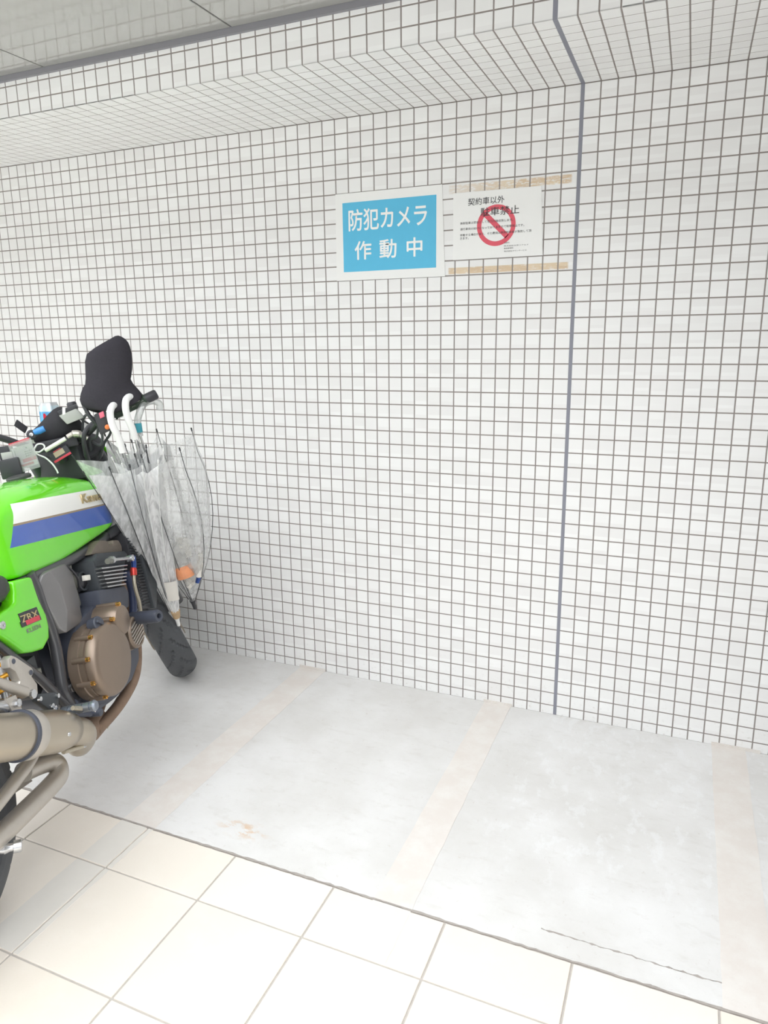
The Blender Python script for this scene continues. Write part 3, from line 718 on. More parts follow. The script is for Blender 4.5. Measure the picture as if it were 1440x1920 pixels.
B('throttle_cable', MB().tube(smooth_path([(0.66, -0.150, 0.735), (0.69, -0.152, 0.70), (0.712, -0.150, 0.665), (0.715, -0.146, 0.64)]), 0.0035, 8), 'black')
B('cable_clip', MB().obox((0.742, -0.158, 0.659), (0.011, 0, -0.003), (0, 0.008, 0), (0.002, 0, 0.008)), 'cream', bevel=0.002)
B('intake_ring', MB().lathe((0.745, -0.140, 0.650), (0, -1, 0), [(0, 0.030), (0.006, 0.030), (0.006, 0.024), (0.0, 0.024), (0, 0.03)], 28, False), 'cyl')

# engine
eng = B('crankcase', MB().prism([(0.555, 0.36), (0.600, 0.305), (0.70, 0.275), (0.82, 0.275), (0.90, 0.31), (0.93, 0.38), (0.925, 0.44), (0.89, 0.50), (0.87, 0.535), (0.72, 0.575), (0.60, 0.565), (0.555, 0.50)], -0.172, 0.172), 'case', bevel=0.014)
B('oil_pan', MB().prism([(0.63, 0.29), (0.82, 0.285), (0.80, 0.245), (0.66, 0.245)], -0.07, 0.09), 'case', eng, bevel=0.01)
B('cylinder_base', MB().prism([(0.735, 0.617), (0.898, 0.573), (0.914, 0.545), (0.888, 0.500), (0.72, 0.545)], -0.190, 0.190), 'case', eng, bevel=0.008)
cb_ = B('cylinder_block', MB().prism([(0.760, 0.609), (0.896, 0.573), (0.985, 0.655), (0.965, 0.668), (0.800, 0.712), (0.770, 0.700)], -0.178, 0.178), 'cyl', bevel=0.004)
fl0 = [((0.769, 0.674), (0.930, 0.632)), ((0.769, 0.662), (0.921, 0.6215)), ((0.770, 0.650), (0.913, 0.611)), ((0.771, 0.638), (0.905, 0.601)), ((0.772, 0.625), (0.897, 0.5915)), ((0.773, 0.6125), (0.889, 0.581))]
for (a, b), (c, d) in fl0:
    e = Vector((c - a, 0, d - b)).normalized(); nz_ = Vector((-e.z, 0, e.x)); ctr_ = Vector(((a + c) / 2, 0, (b + d) / 2))
    B('fin', MB().obox(ctr_, e * (math.dist((a, b), (c, d)) / 2), (0, 0.2005, 0), nz_ * 0.0024), 'silver', cb_, bevel=0.0012, segs=1)
B('cylinder_head', MB().prism([(0.770, 0.702), (0.800, 0.716), (0.970, 0.672), (0.985, 0.655), (0.945, 0.636), (0.776, 0.680)], -0.182, 0.182), 'cyl', bevel=0.004)
B('head_cover', MB().prism([(0.779, 0.720), (0.826, 0.740), (0.855, 0.745), (0.890, 0.735), (0.908, 0.714), (0.929, 0.710), (0.937, 0.722), (0.971, 0.712), (0.981, 0.688), (0.975, 0.668), (0.862, 0.695)], -0.172, 0.172), 'headcov', bevel=0.006)
clu = B('clutch_cover', MB().lathe((0.622, -0.165, 0.437), (0, -1, 0), [(0, 0.112), (0.030, 0.112), (0.032, 0.109), (0.046, 0.109), (0.048, 0.105), (0.051, 0.105), (0.053, 0.109), (0.068, 0.108), (0.076, 0.104), (0.083, 0.097), (0.085, 0.090), (0.085, 0.001)], 64), 'bronze', smooth=30)
for bx, bz in ((0.565, 0.530), (0.516, 0.485), (0.512, 0.412), (0.556, 0.352), (0.735, 0.398), (0.66, 0.335), (0.722, 0.475)):
    dx, dz = bx - 0.622, bz - 0.437; l_ = math.hypot(dx, dz); bx, bz = 0.622 + dx / l_ * 0.110, 0.437 + dz / l_ * 0.110
    B('bolt_boss', cyl((bx, -0.18, bz), (bx, -0.222, bz), 0.0085, 0.0085, 14), 'bronze', clu)
    B('cover_bolt', MB().lathe((bx, -0.222, bz), (0, -1, 0), [(0, 0.0066), (0.009, 0.0066), (0.011, 0.004), (0.008, 0.003), (0.008, 0.0003)], 12), 'gold', clu)
st_ = B('ignition_cover', MB().lathe((0.722, -0.165, 0.517), (0, -1, 0), [(0, 0.050), (0.05, 0.050), (0.075, 0.047), (0.083, 0.044), (0.085, 0.040), (0.085, 0.001)], 48), 'bronze', smooth=30)
for bx, bz in ((0.727, 0.5655), (0.672, 0.539)):
    B('cover_bolt', cyl((bx, -0.175, bz), (bx, -0.238, bz), 0.0085, 0.0085, 14), 'bronze', st_)
    B('cover_bolt', MB().lathe((bx, -0.238, bz), (0, -1, 0), [(0, 0.0068), (0.011, 0.0068), (0.013, 0.004), (0.013, 0.0004)], 14), 'gold', st_)
oc = B('oil_filler_cap', MB().lathe((0.622, -0.205, 0.545), (-0.15, -1, 0.25), [(0, 0.021), (0.026, 0.021), (0.029, 0.018), (0.029, 0.001)], 28), 'case')
B('cap_grip', MB().obox((0.617, -0.236, 0.552), (0.013, 0, -0.010), (0, 0.003, 0), (0.002, 0, 0.003)), 'case', oc, bevel=0.001)
rb = B('ribbed_cover', MB().lathe((0.852, -0.150, 0.425), (0, -1, 0), [(0, 0.058), (0.035, 0.057), (0.037, 0.053), (0.058, 0.052), (0.064, 0.048), (0.064, 0.042), (0.060, 0.040), (0.060, 0.001)], 40), 'bronze', smooth=30)
ra = math.radians(14); e = Vector((math.cos(ra), 0, math.sin(ra))); g = Vector((-e.z, 0, e.x))
for k in range(7):
    o_ = -0.033 + 0.011 * k; hl = math.sqrt(0.042 ** 2 - o_ ** 2)
    B('rib', MB().obox(Vector((0.852, -0.2125, 0.425)) + g * o_, e * hl, (0, 0.0035, 0), g * 0.0022), 'alu', rb, bevel=0.001, segs=1)
fsl = B('frame_slider', MB().lathe((0.885, -0.185, 0.462), Vector((-0.034, -0.115, 0.006)), [(0, 0.016), (0.006, 0.021), (0.112, 0.021), (0.120, 0.018), (0.120, 0.009), (0.105, 0.008), (0.105, 0.0005)], 32), 'case', smooth=40)
B('slider_washer', MB().lathe((0.889, -0.172, 0.4615), Vector((-0.034, -0.115, 0.006)), [(0, 0.013), (0.012, 0.013), (0.013, 0.001)], 20), 'silver', fsl)
# oil line
B('oil_rod', MB().tube([(0.790, -0.212, 0.688), (0.818, -0.212, 0.683)], 0.009, 12), 'carb')
B('oil_rod', MB().tube([(0.818, -0.212, 0.684), (0.935, -0.212, 0.653)], 0.0055, 12), 'silver')
B('rod_collar', MB().lathe((0.812, -0.212, 0.6855), (0.967, 0, -0.25), [(0, 0.004), (0, 0.012), (0.012, 0.012), (0.012, 0.004)], 16), 'silver')
B('rod_end', MB().lathe((0.940, -0.200, 0.651), (0, -1, 0), [(0, 0.011), (0.02, 0.011), (0.022, 0.006), (0.019, 0.005), (0.019, 0.0004)], 20), 'silver')
B('hose_fitting', MB().tube([(0.957, -0.205, 0.650), (0.968, -0.205, 0.645), (0.966, -0.204, 0.625), (0.962, -0.202, 0.612)], [0.009, 0.010, 0.009, 0.009], 14), 'bluefit')
B('hose_fitting', MB().tube([(0.962, -0.202, 0.612), (0.960, -0.201, 0.608), (0.952, -0.200, 0.588)], [0.009, 0.011, 0.011], 14), 'redfit')
B('braided_hose', MB().tube(smooth_path([(0.952, -0.200, 0.590), (0.941, -0.200, 0.560), (0.939, -0.200, 0.525), (0.940, -0.200, 0.500), (0.936, -0.198, 0.462)]), 0.0062, 12), 'braid')
B('coolant_hose', MB().tube(smooth_path([(0.970, -0.165, 0.600), (0.975, -0.168, 0.545), (0.960, -0.17, 0.50), (0.940, -0.165, 0.455), (0.92, -0.15, 0.42)]), 0.013, 14), 'bluehose')
# radiator
rad = B('radiator', MB().prism([(1.030, 0.722), (1.078, 0.730), (1.092, 0.600), (1.082, 0.425), (1.014, 0.452), (1.032, 0.560)], -0.166, 0.166), 'black', bevel=0.003)
for k in range(26):
    t = k / 25; x0 = 1.031 + 0.0 * t - 0.014 * max(0, t - 0.6) * 2; z0 = 0.716 - t * 0.262
    B('radiator_slat', MB().obox((x0 + 0.027, -0.1685, z0 - 0.002), (0.022, 0, -0.006), (0, 0.0035, 0), (0.0004, 0, 0.0014)), 'cyl', rad)
B('radiator_shroud', MB().prism([(1.078, 0.735), (1.112, 0.715), (1.141, 0.690), (1.156, 0.635), (1.149, 0.488), (1.096, 0.415), (1.080, 0.424), (1.090, 0.600)], -0.178, -0.150), 'cyl', rad, bevel=0.005)
B('radiator_hose', MB().tube(smooth_path([(0.93, -0.06, 0.70), (0.99, -0.12, 0.728), (1.05, -0.14, 0.735), (1.10, -0.13, 0.722)]), 0.018, 14), 'black', rad)
# exhaust
for i, y in enumerate((-0.125, -0.045, 0.045, 0.125)):
    B('header_pipe', MB().tube(smooth_path([(0.93, y, 0.60), (0.99, y, 0.545), (1.005, y, 0.44), (0.97, y * 1.05, 0.33), (0.905, y * 1.08, 0.258), (0.81, y * 1.0 - 0.01, 0.228), (0.71, y * 0.6 - 0.05, 0.212), (0.63, y * 0.25 - 0.085, 0.212)], 5), 0.0185, 14), 'rust')
col_ = B('collector', MB().tube([(0.70, -0.075, 0.208), (0.64, -0.09, 0.212), (0.57, -0.115, 0.235)], [0.046, 0.040, 0.032], 20), 'rust')
for k, (x, z) in enumerate(((0.80, 0.232), (0.745, 0.216), (0.80, 0.206), (0.74, 0.196))):
    B('pipe_spring', MB().tube([(x, -0.118, z), (x - 0.045, -0.115, z - 0.012)], 0.0045, 8), 'braid', col_)
B('link_pipe', MB().tube(smooth_path([(0.300, -0.230, 0.388), (0.35, -0.230, 0.360), (0.400, -0.224, 0.328), (0.438, -0.200, 0.292), (0.475, -0.160, 0.258), (0.57, -0.115, 0.232)]), [0.038] * 13 + [0.037, 0.037, 0.036, 0.036] + [0.035] * 14, 24), 'steel')
A0_, A1_ = Vector((0.345, -0.232, 0.368)), Vector((-0.22, -0.232, 0.655)); ad = (A1_ - A0_).normalized()
muf = B('muffler', MB().lathe(A0_, ad, [(0.0, 0.040), (0.004, 0.044), (0.05, 0.052), (0.07, 0.0535), (0.55, 0.0535), (0.58, 0.050), (0.60, 0.040), (0.60, 0.03), (0.56, 0.03), (0.56, 0.001)], 48), 'steel', smooth=40)
B('muffler_band', MB().lathe(A0_ + ad * 0.165, ad, [(0, 0.053), (0, 0.0570), (0.003, 0.058), (0.034, 0.058), (0.037, 0.0570), (0.037, 0.053)], 48, False), 'alu', muf)
B('band_rubber', MB().lathe(A0_ + ad * 0.202, ad, [(0, 0.053), (0, 0.059), (0.008, 0.059), (0.008, 0.053)], 48, False), 'case', muf)
B('rivet', MB().lathe(A0_ + ad * 0.075 + Vector((-0.012, -0.0515, -0.006)), (0, -1, 0), [(0, 0.006), (0.003, 0.005), (0.004, 0.001)], 12), 'silver', muf)
for sg, yy in ((1, -0.235), (-1, -0.262)):
    pn_ = Vector((ad.z, 0, -ad.x)) * -sg
    p0 = A0_ + ad * 0.03 + pn_ * 0.052; p1 = A0_ - ad * 0.055 + pn_ * 0.046
    p0.y = p1.y = yy
    B('exhaust_spring', MB().tube([p0, p1], 0.006, 10), 'braid', muf)
    B('spring_hook', MB().tube(smooth_path([p1, p1 - ad * 0.015 + pn_ * 0.002, p1 - ad * 0.022 - pn_ * 0.008]), 0.002, 8), 'silver', muf)
B('muffler_hanger', MB().obox((0.205, -0.212, 0.512), (0.017, 0, -0.004), (0, 0.004, 0), (-0.004, 0, 0.030)), 'alu', muf, bevel=0.002)
B('hanger_nut', MB().lathe((0.205, -0.216, 0.522), (0, -1, 0), [(0, 0.010), (0.012, 0.010), (0.014, 0.005), (0.014, 0.0005)], 8), 'silver', muf)
# rear set, pegs
rs_ = B('rear_set', MB().prism([(0.236, 0.622), (0.250, 0.626), (0.264, 0.614), (0.308, 0.564), (0.309, 0.552), (0.297, 0.546), (0.309, 0.520), (0.300, 0.496), (0.258, 0.512), (0.236, 0.528), (0.236, 0.546), (0.252, 0.556), (0.246, 0.585), (0.231, 0.602)], -0.212, -0.188), 'alu', bevel=0.004)
for x, z in ((0.249, 0.610), (0.297, 0.557)): B('bolt_hole', MB().lathe((x, -0.2125, z), (0, -1, 0), [(0, 0.0065), (0.001, 0.006), (0.001, 0.0003)], 16), 'case', rs_)
B('linkage_arm', MB().tube([(0.10, -0.205, 0.660), (0.19, -0.205, 0.585), (0.262, -0.205, 0.522)], [0.012, 0.012, 0.015], 14), 'alu', rs_)
B('linkage_bolt', MB().lathe((0.278, -0.212, 0.508), (0, -1, 0), [(0, 0.012), (0.006, 0.011), (0.007, 0.0005)], 18), 'silver', rs_)
B('brake_cylinder', MB().tube([(0.10, -0.195, 0.575), (0.195, -0.195, 0.520), (0.215, -0.195, 0.508)], [0.020, 0.020, 0.012], 18), 'silver')
br = B('peg_bracket', MB().prism([(0.312, 0.492), (0.387, 0.458), (0.392, 0.440), (0.372, 0.408), (0.345, 0.428), (0.308, 0.474)], -0.200, -0.182), 'cyl', bevel=0.003)
for x, z in ((0.383, 0.449), (0.350, 0.438), (0.312, 0.478), (0.358, 0.428)): B('bracket_bolt', MB().lathe((x, -0.200, z), (0, -1, 0), [(0, 0.006), (0.007, 0.006), (0.008, 0.0004)], 10), 'silver', br)
prof = [(0, 0.008), (0.006, 0.0125)]
for k in range(4): prof += [(0.008 + k * 0.020, 0.0128), (0.024 + k * 0.020, 0.0128), (0.0245 + k * 0.020, 0.0098), (0.0275 + k * 0.020, 0.0098)]
prof += [(0.089, 0.0128), (0.091, 0.0148), (0.096, 0.0148), (0.101, 0.011), (0.103, 0.001)]
B('footpeg', MB().lathe((0.384, -0.198, 0.401), (0.03, -0.97, 0.05), prof, 20), 'pegmetal', smooth=30)
B('brake_pedal', MB().tube(smooth_path([(0.39, -0.19, 0.39), (0.44, -0.20, 0.36), (0.49, -0.205, 0.335), (0.505, -0.205, 0.331)]), 0.007, 10), 'case')
B('pedal_tip', MB().lathe((0.505, -0.195, 0.331), (0.1, -0.97, -0.1), [(0, 0.012), (0.034, 0.012), (0.037, 0.009), (0.037, 0.0005)], 16), 'case')
# swing arm
for s in (-1, 1):
    y = s * 0.135
    B('swing_arm', MB().tube(smooth_path([(-0.06, y, 0.300), (0.03, y, 0.250), (0.136, y, 0.232), (0.25, y, 0.222), (0.345, y, 0.216), (0.388, y, 0.219), (0.407, y * 0.93, 0.238), (0.392, y * 0.88, 0.258), (0.35, y * 0.85, 0.276), (0.29, y * 0.85, 0.296)]), 0.0255, 18), 'alu')
    B('swing_arm_brace', MB().tube(smooth_path([(-0.04, y, 0.31), (0.06, y * 1.05, 0.302), (0.144, y * 1.08, 0.309), (0.22, y * 1.1, 0.320), (0.285, y * 1.1, 0.332), (0.40, y, 0.36), (0.52, y * 0.9, 0.40)]), 0.0165, 16), 'alu')
    B('swing_arm_plate', MB().prism([(-0.02, 0.33), (0.10, 0.345), (0.17, 0.320), (0.12, 0.25), (0.0, 0.26)], y - 0.006, y + 0.006), 'alu', bevel=0.003)
B('cross_plate', MB().prism([(0.235, 0.262), (0.335, 0.242), (0.315, 0.286), (0.26, 0.30)], -0.10, 0.10), 'alu', bevel=0.004)
B('paddock_bobbin', MB().lathe((0.112, -0.135, 0.208), Vector((0.03, -0.045, -0.015)), [(0, 0.010), (0.012, 0.013), (0.024, 0.009), (0.030, 0.009), (0.031, 0.0145), (0.047, 0.0145), (0.049, 0.012), (0.049, 0.006), (0.046, 0.005), (0.046, 0.0005)], 26), 'silver', smooth=30)
for s in (-1, 1):
    a, b = Vector((0.340, s * 0.115, 0.64)), Vector((0.285, s * 0.125, 0.40)); dv = b - a; u_ = dv.orthogonal().normalized(); v_ = dv.normalized().cross(u_)
    sh = B('shock_absorber', MB().tube([a, b], [0.014, 0.014], 14), 'silver')
    B('shock_spring', MB().tube([a + dv * (k / 96) + (u_ * math.cos(k / 96 * 2 * PI * 8) + v_ * math.sin(k / 96 * 2 * PI * 8)) * 0.024 for k in range(97)], 0.0055, 8), 'goldspring', sh)
B('side_stand', MB().tube([(0.50, 0.12, 0.30), (0.47, 0.22, 0.15), (0.44, 0.285, 0.056)], 0.012, 12), 'gblack')
# handlebar and what is bolted to it
bar = [(0.74, 0.36, 1.11), (0.80, 0.25, 1.12), (0.90, 0.13, 1.13), (0.975, 0.06, 1.075), (1.02, 0.0, 1.055), (1.04, -0.08, 1.055), (1.018, -0.150, 1.082), (0.985, -0.205, 1.107), (1.000, -0.245, 1.117), (1.035, -0.315, 1.139), (1.066, -0.378, 1.157)]
hb = B('handlebar', MB().tube(smooth_path(bar, 4), 0.011, 14), 'black')
g0, g1 = Vector((0.992, -0.232, 1.114)), Vector((1.066, -0.378, 1.157)); gd = (g1 - g0).normalized()
B('grip', MB().lathe(g0 + gd * 0.022, gd, [(0, 0.011), (0, 0.019), (0.006, 0.019), (0.008, 0.0165), (0.105, 0.0165), (0.108, 0.019), (0.113, 0.019), (0.113, 0.011)], 24), 'darkgreen', hb)
B('bar_end', MB().lathe(g1 - gd * 0.035, gd, [(0, 0.012), (0.001, 0.0165), (0.037, 0.0165), (0.042, 0.013), (0.042, 0.001)], 24), 'black', hb)
for k in range(5): B('grip_stripe', MB().obox(g0 + gd * (0.06 + 0.017 * k) + Vector((-0.0155, -0.004, 0.004 - 0.004 * (k % 3))), gd * 0.006, (0, 0.001, 0), (0.0006, 0, 0.001)), 'cream', hb)
l0, l1 = Vector((0.80, 0.25, 1.12)), Vector((0.74, 0.36, 1.11)); ld = (l1 - l0).normalized()
B('grip', MB().lathe(l0 + ld * 0.004, ld, [(0, 0.011), (0, 0.019), (0.006, 0.019), (0.008, 0.0165), (0.105, 0.0165), (0.112, 0.018), (0.112, 0.011)], 24), 'darkgreen', hb)
B('bar_end', MB().lathe(l1 - ld * 0.010, ld, [(0, 0.012), (0.001, 0.0165), (0.028, 0.0165), (0.033, 0.013), (0.033, 0.001)], 24), 'black', hb)
B('clutch_lever', MB().tube(smooth_path([(0.855, 0.20, 1.115), (0.845, 0.25, 1.105), (0.805, 0.31, 1.10), (0.77, 0.37, 1.10)]), [0.008] * 7 + [0.006] * 12, 10), 'black', hb)
sw = B('switch_housing', MB().obox((0.972, -0.232, 1.105), gd * 0.028, (0.016, 0.008, 0), (-0.004, 0, 0.034)), 'black', hb, bevel=0.006)
B('kill_switch', MB().obox((0.952, -0.2365, 1.127), gd * 0.008, (0.005, 0.0025, 0), (0, 0, 0.009)), 'pink', sw if False else hb, bevel=0.002)
B('starter_button', MB().lathe((0.957, -0.242, 1.086), (-0.9, -0.42, 0), [(0, 0.008), (0.008, 0.008), (0.010, 0.005), (0.010, 0.0005)], 16), 'orange', hb)
for x, y, z in ((0.951, -0.258, 1.134), (0.952, -0.222, 1.118), (0.956, -0.226, 1.098)): B('switch_mark', MB().lathe((x, y, z), (-0.9, -0.42, 0), [(0, 0.004), (0.003, 0.003), (0.003, 0.0003)], 8), 'white', hb)
B('mirror_stem', MB().tube(smooth_path([(0.978, -0.205, 1.092), (0.968, -0.192, 1.120), (0.962, -0.186, 1.145), (0.962, -0.184, 1.178), (0.975, -0.215, 1.22), (1.0, -0.26, 1.26)]), 0.0065, 10), 'black', hb)
B('brake_hose', MB().tube(smooth_path([(1.02, -0.183, 1.107), (1.012, -0.168, 1.103), (1.005, -0.150, 1.092), (0.998, -0.135, 1.070), (1.01, -0.12, 1.03), (1.05, -0.10, 0.97), (1.12, -0.08, 0.90)]), 0.008, 10), 'black', hb)
for pts in ([(0.985, -0.19, 1.12), (1.01, -0.16, 1.135), (1.03, -0.13, 1.12), (1.05, -0.10, 1.06), (1.08, -0.07, 1.0)], [(0.98, -0.20, 1.09), (1.01, -0.17, 1.06), (1.04, -0.13, 1.05), (1.08, -0.10, 1.0)], [(0.98, -0.21, 1.085), (1.0, -0.19, 1.04), (1.03, -0.16, 1.03), (1.06, -0.12, 1.04), (1.09, -0.1, 0.98)],
            [(1.0, -0.24, 1.10), (1.05, -0.20, 1.06), (1.07, -0.16, 1.03), (1.09, -0.12, 0.98)]):
    B('control_cable', MB().tube(smooth_path(pts), 0.0045, 8), 'rubber', hb)
B('brake_reservoir', MB().obox((1.015, -0.103, 1.139), (0.0125, -0.026, 0.006), (0.016, 0.007, 0), (-0.004, 0.008, 0.017)), 'greyclear', hb, bevel=0.005)
B('reservoir_cap', MB().obox((1.016, -0.096, 1.163), (0.013, -0.028, 0.006), (0.018, 0.008, 0), (-0.001, 0.002, 0.007)), 'black', hb, bevel=0.004)
B('reservoir_knob', MB().lathe((1.080, -0.078, 1.150), (0, 0, 1), [(0, 0.016), (0.030, 0.016), (0.036, 0.012), (0.036, 0.001)], 20), 'black', hb)
B('white_tag', MB().obox((0.992, -0.093, 1.160), (0.002, -0.004, -0.001), (0.001, 0.0005, 0), (0.001, -0.003, 0.013)), 'white', hb)
B('adjuster_lever', MB().tube([(0.955, 0.006, 1.111), (0.962, -0.009, 1.114), (0.969, -0.025, 1.118)], [0.009, 0.011, 0.0095], 16), 'bluelever', hb)
ad_ = B('adjuster_disc', MB().lathe((0.958, 0.016, 1.106), (-0.9, -0.42, 0.1), [(0, 0.016), (0.010, 0.016), (0.013, 0.012), (0.013, 0.001)], 20), 'black', hb)
B('adjuster_bolt', MB().lathe((0.944, 0.010, 1.107), (-0.9, -0.42, 0.1), [(0, 0.006), (0.004, 0.006), (0.005, 0.003), (0.005, 0.0003)], 12), 'silver', hb)
B('bar_clamp', MB().obox((1.01, -0.03, 1.060), (0.025, 0.01, 0), (-0.03, 0.06, 0), (0, 0, 0.018)), 'black', hb, bevel=0.006)
B('cream_tube', MB().tube([(0.941, -0.023, 1.049), (0.970, -0.086, 1.074)], 0.0068, 16), 'cream', hb)
B('clamp_bracket', MB().tube(smooth_path([(0.984, -0.085, 1.077), (0.992, -0.103, 1.083), (1.000, -0.120, 1.078), (1.009, -0.139, 1.059)]), [0.008] * 6 + [0.012] * 7 + [0.009] * 6, 10), 'alu', hb)
dv = B('trip_meter', MB().obox((0.975, -0.052, 1.029), (0.0125, -0.0265, 0.0105), (0.010, 0.005, 0.002), (0.002, -0.0045, -0.0155)), 'black', hb, bevel=0.003)
B('meter_trim', MB().obox((0.9665, -0.0605, 1.0155), (0.0120, -0.0255, 0.0100), (0.0020, 0.001, 0), (0.0005, -0.001, -0.0035)), 'red', hb, bevel=0.001)
B('meter_display', MB().obox((0.9645, -0.0535, 1.0325), (0.0068, -0.0145, 0.0058), (0.0012, 0.0006, 0), (0.0010, -0.0022, -0.0082)), 'lcd', hb)
B('meter_mark', MB().obox((0.9625, -0.0500, 1.0425), (0.0050, -0.0108, 0.0044), (0.0008, 0.0004, 0), (0.0002, -0.0004, -0.0013)), 'red', hb)
B('instrument_cluster', MB().lathe((1.10, 0.03, 1.02), (-0.75, -0.35, 0.55), [(0, 0.045), (0.05, 0.050), (0.055, 0.046), (0.055, 0.001)], 28), 'black', hb)
B('instrument_cluster', MB().lathe((1.12, -0.075, 1.005), (-0.75, -0.35, 0.55), [(0, 0.045), (0.05, 0.050), (0.055, 0.046), (0.055, 0.001)], 28), 'black', hb)
B('instrument_bracket', MB().prism([(1.03, 1.05), (1.13, 1.03), (1.17, 0.93), (1.10, 0.88), (1.03, 0.93)], -0.085, 0.075), 'black', hb, bevel=0.012)
B('ignition_switch', MB().lathe((1.03, -0.02, 1.00), (-0.35, 0, 0.93), [(0, 0.022), (0.03, 0.022), (0.033, 0.016), (0.033, 0.001)], 20), 'black', hb)
lm = B('left_switch_housing', MB().obox((0.862, 0.055, 1.020), (0.012, -0.028, 0), (0.03, 0.014, 0), (0, 0, 0.030)), 'black', hb, bevel=0.006)
B('phone_cradle', MB().obox((0.868, 0.062, 1.066), (0.008, -0.020, -0.002), (0.010, 0.005, 0), (0, 0, 0.024)), 'black', hb, bevel=0.004)
B('cradle_glass', MB().obox((0.853, 0.052, 1.057), (0.0065, -0.0145, -0.001), (0.002, 0.001, 0), (0, 0, 0.014)), 'greyclear', hb, bevel=0.002)
B('warning_lamp', MB().lathe((0.842, 0.050, 1.034), (-0.9, -0.42, 0), [(0, 0.005), (0.004, 0.004), (0.004, 0.0004)], 10), 'redfit', hb)
B('strap', MB().obox((1.010, 0.078, 1.138), (0.005, -0.012, -0.016), (0.006, 0.003, 0), (0.003, -0.006, 0.009)), 'nylon', hb, bevel=0.002)
B('white_cable', MB().tube(smooth_path([(0.905, -0.008, 1.060), (0.911, -0.020, 1.074), (0.918, -0.034, 1.072), (0.919, -0.037, 1.060), (0.912, -0.021, 1.050), (0.906, -0.011, 1.052), (0.909, -0.015, 1.042), (0.917, -0.031, 1.028), (0.923, -0.044, 1.006), (0.926, -0.051, 0.985), (0.927, -0.053, 0.971)]), 0.0026, 8), 'white', hb)

# ------------------------------------------------------------------ things hung on the motorcycle
def rel(o, mb):
    """move world-space vertices to the thing's own frame"""
    l = Vector(o.location); mb.v = [tuple(Vector(q) - l) for q in mb.v]; return mb
def part(o, name, mb, mat, **k): return obj(name, rel(o, mb), mat, o, **k)
def bw(p): return BM @ Vector(p)

# black fleece hood pulled over the mirror
tb = [(1.362, -0.312, -0.322), (1.356, -0.297, -0.331), (1.347, -0.274, -0.339), (1.336, -0.248, -0.344), (1.322, -0.224, -0.346), (1.300, -0.214, -0.346), (1.275, -0.209, -0.342), (1.250, -0.204, -0.336),
      (1.230, -0.198, -0.329), (1.212, -0.189, -0.325), (1.196, -0.180, -0.329), (1.178, -0.173, -0.338), (1.160, -0.174, -0.346), (1.148, -0.181, -0.343), (1.140, -0.192, -0.320), (1.135, -0.208, -0.288)]
vw, rt = Vector((0.908, 0.418, 0)), Vector((0.418, -0.908, 0)); mb = MB(); rs = []
for i, (z, yl, yr) in enumerate(tb):
    a = (yl - yr) / 2 / 0.908; yc = (yl + yr) / 2; c = Vector(((0.80 - 0.418 * yc) / 0.908, yc, z)); b = min(0.046, 0.75 * a)
    ring = []
    for j in range(36):
        t = 2 * PI * j / 36; wr = 1 + 0.035 * math.sin(3 * t + i * 0.7) + 0.03 * math.sin(7 * t - i * 1.3) * (1 if i > 7 else 0.3)
        ring.append(bw(c + rt * (a * math.cos(t)) + vw * (b * wr * math.sin(t)) + Vector((0, 0, 0.010 * math.sin(2 * t + 1) * (i > 8)))))
    rs.append(ring)
mb.rings(rs)
base = bw((1.0, -0.26, 1.135))
hood = obj('fabric_hood', MB(), 'cloth') if False else None
mb.v = [tuple(Vector(q) - base) for q in mb.v]
hood = obj('fabric_hood', mb, 'cloth', smooth=70); hood.location = base
tag(hood, 'black fleece hood pulled over the right mirror of the motorcycle', 'cover')

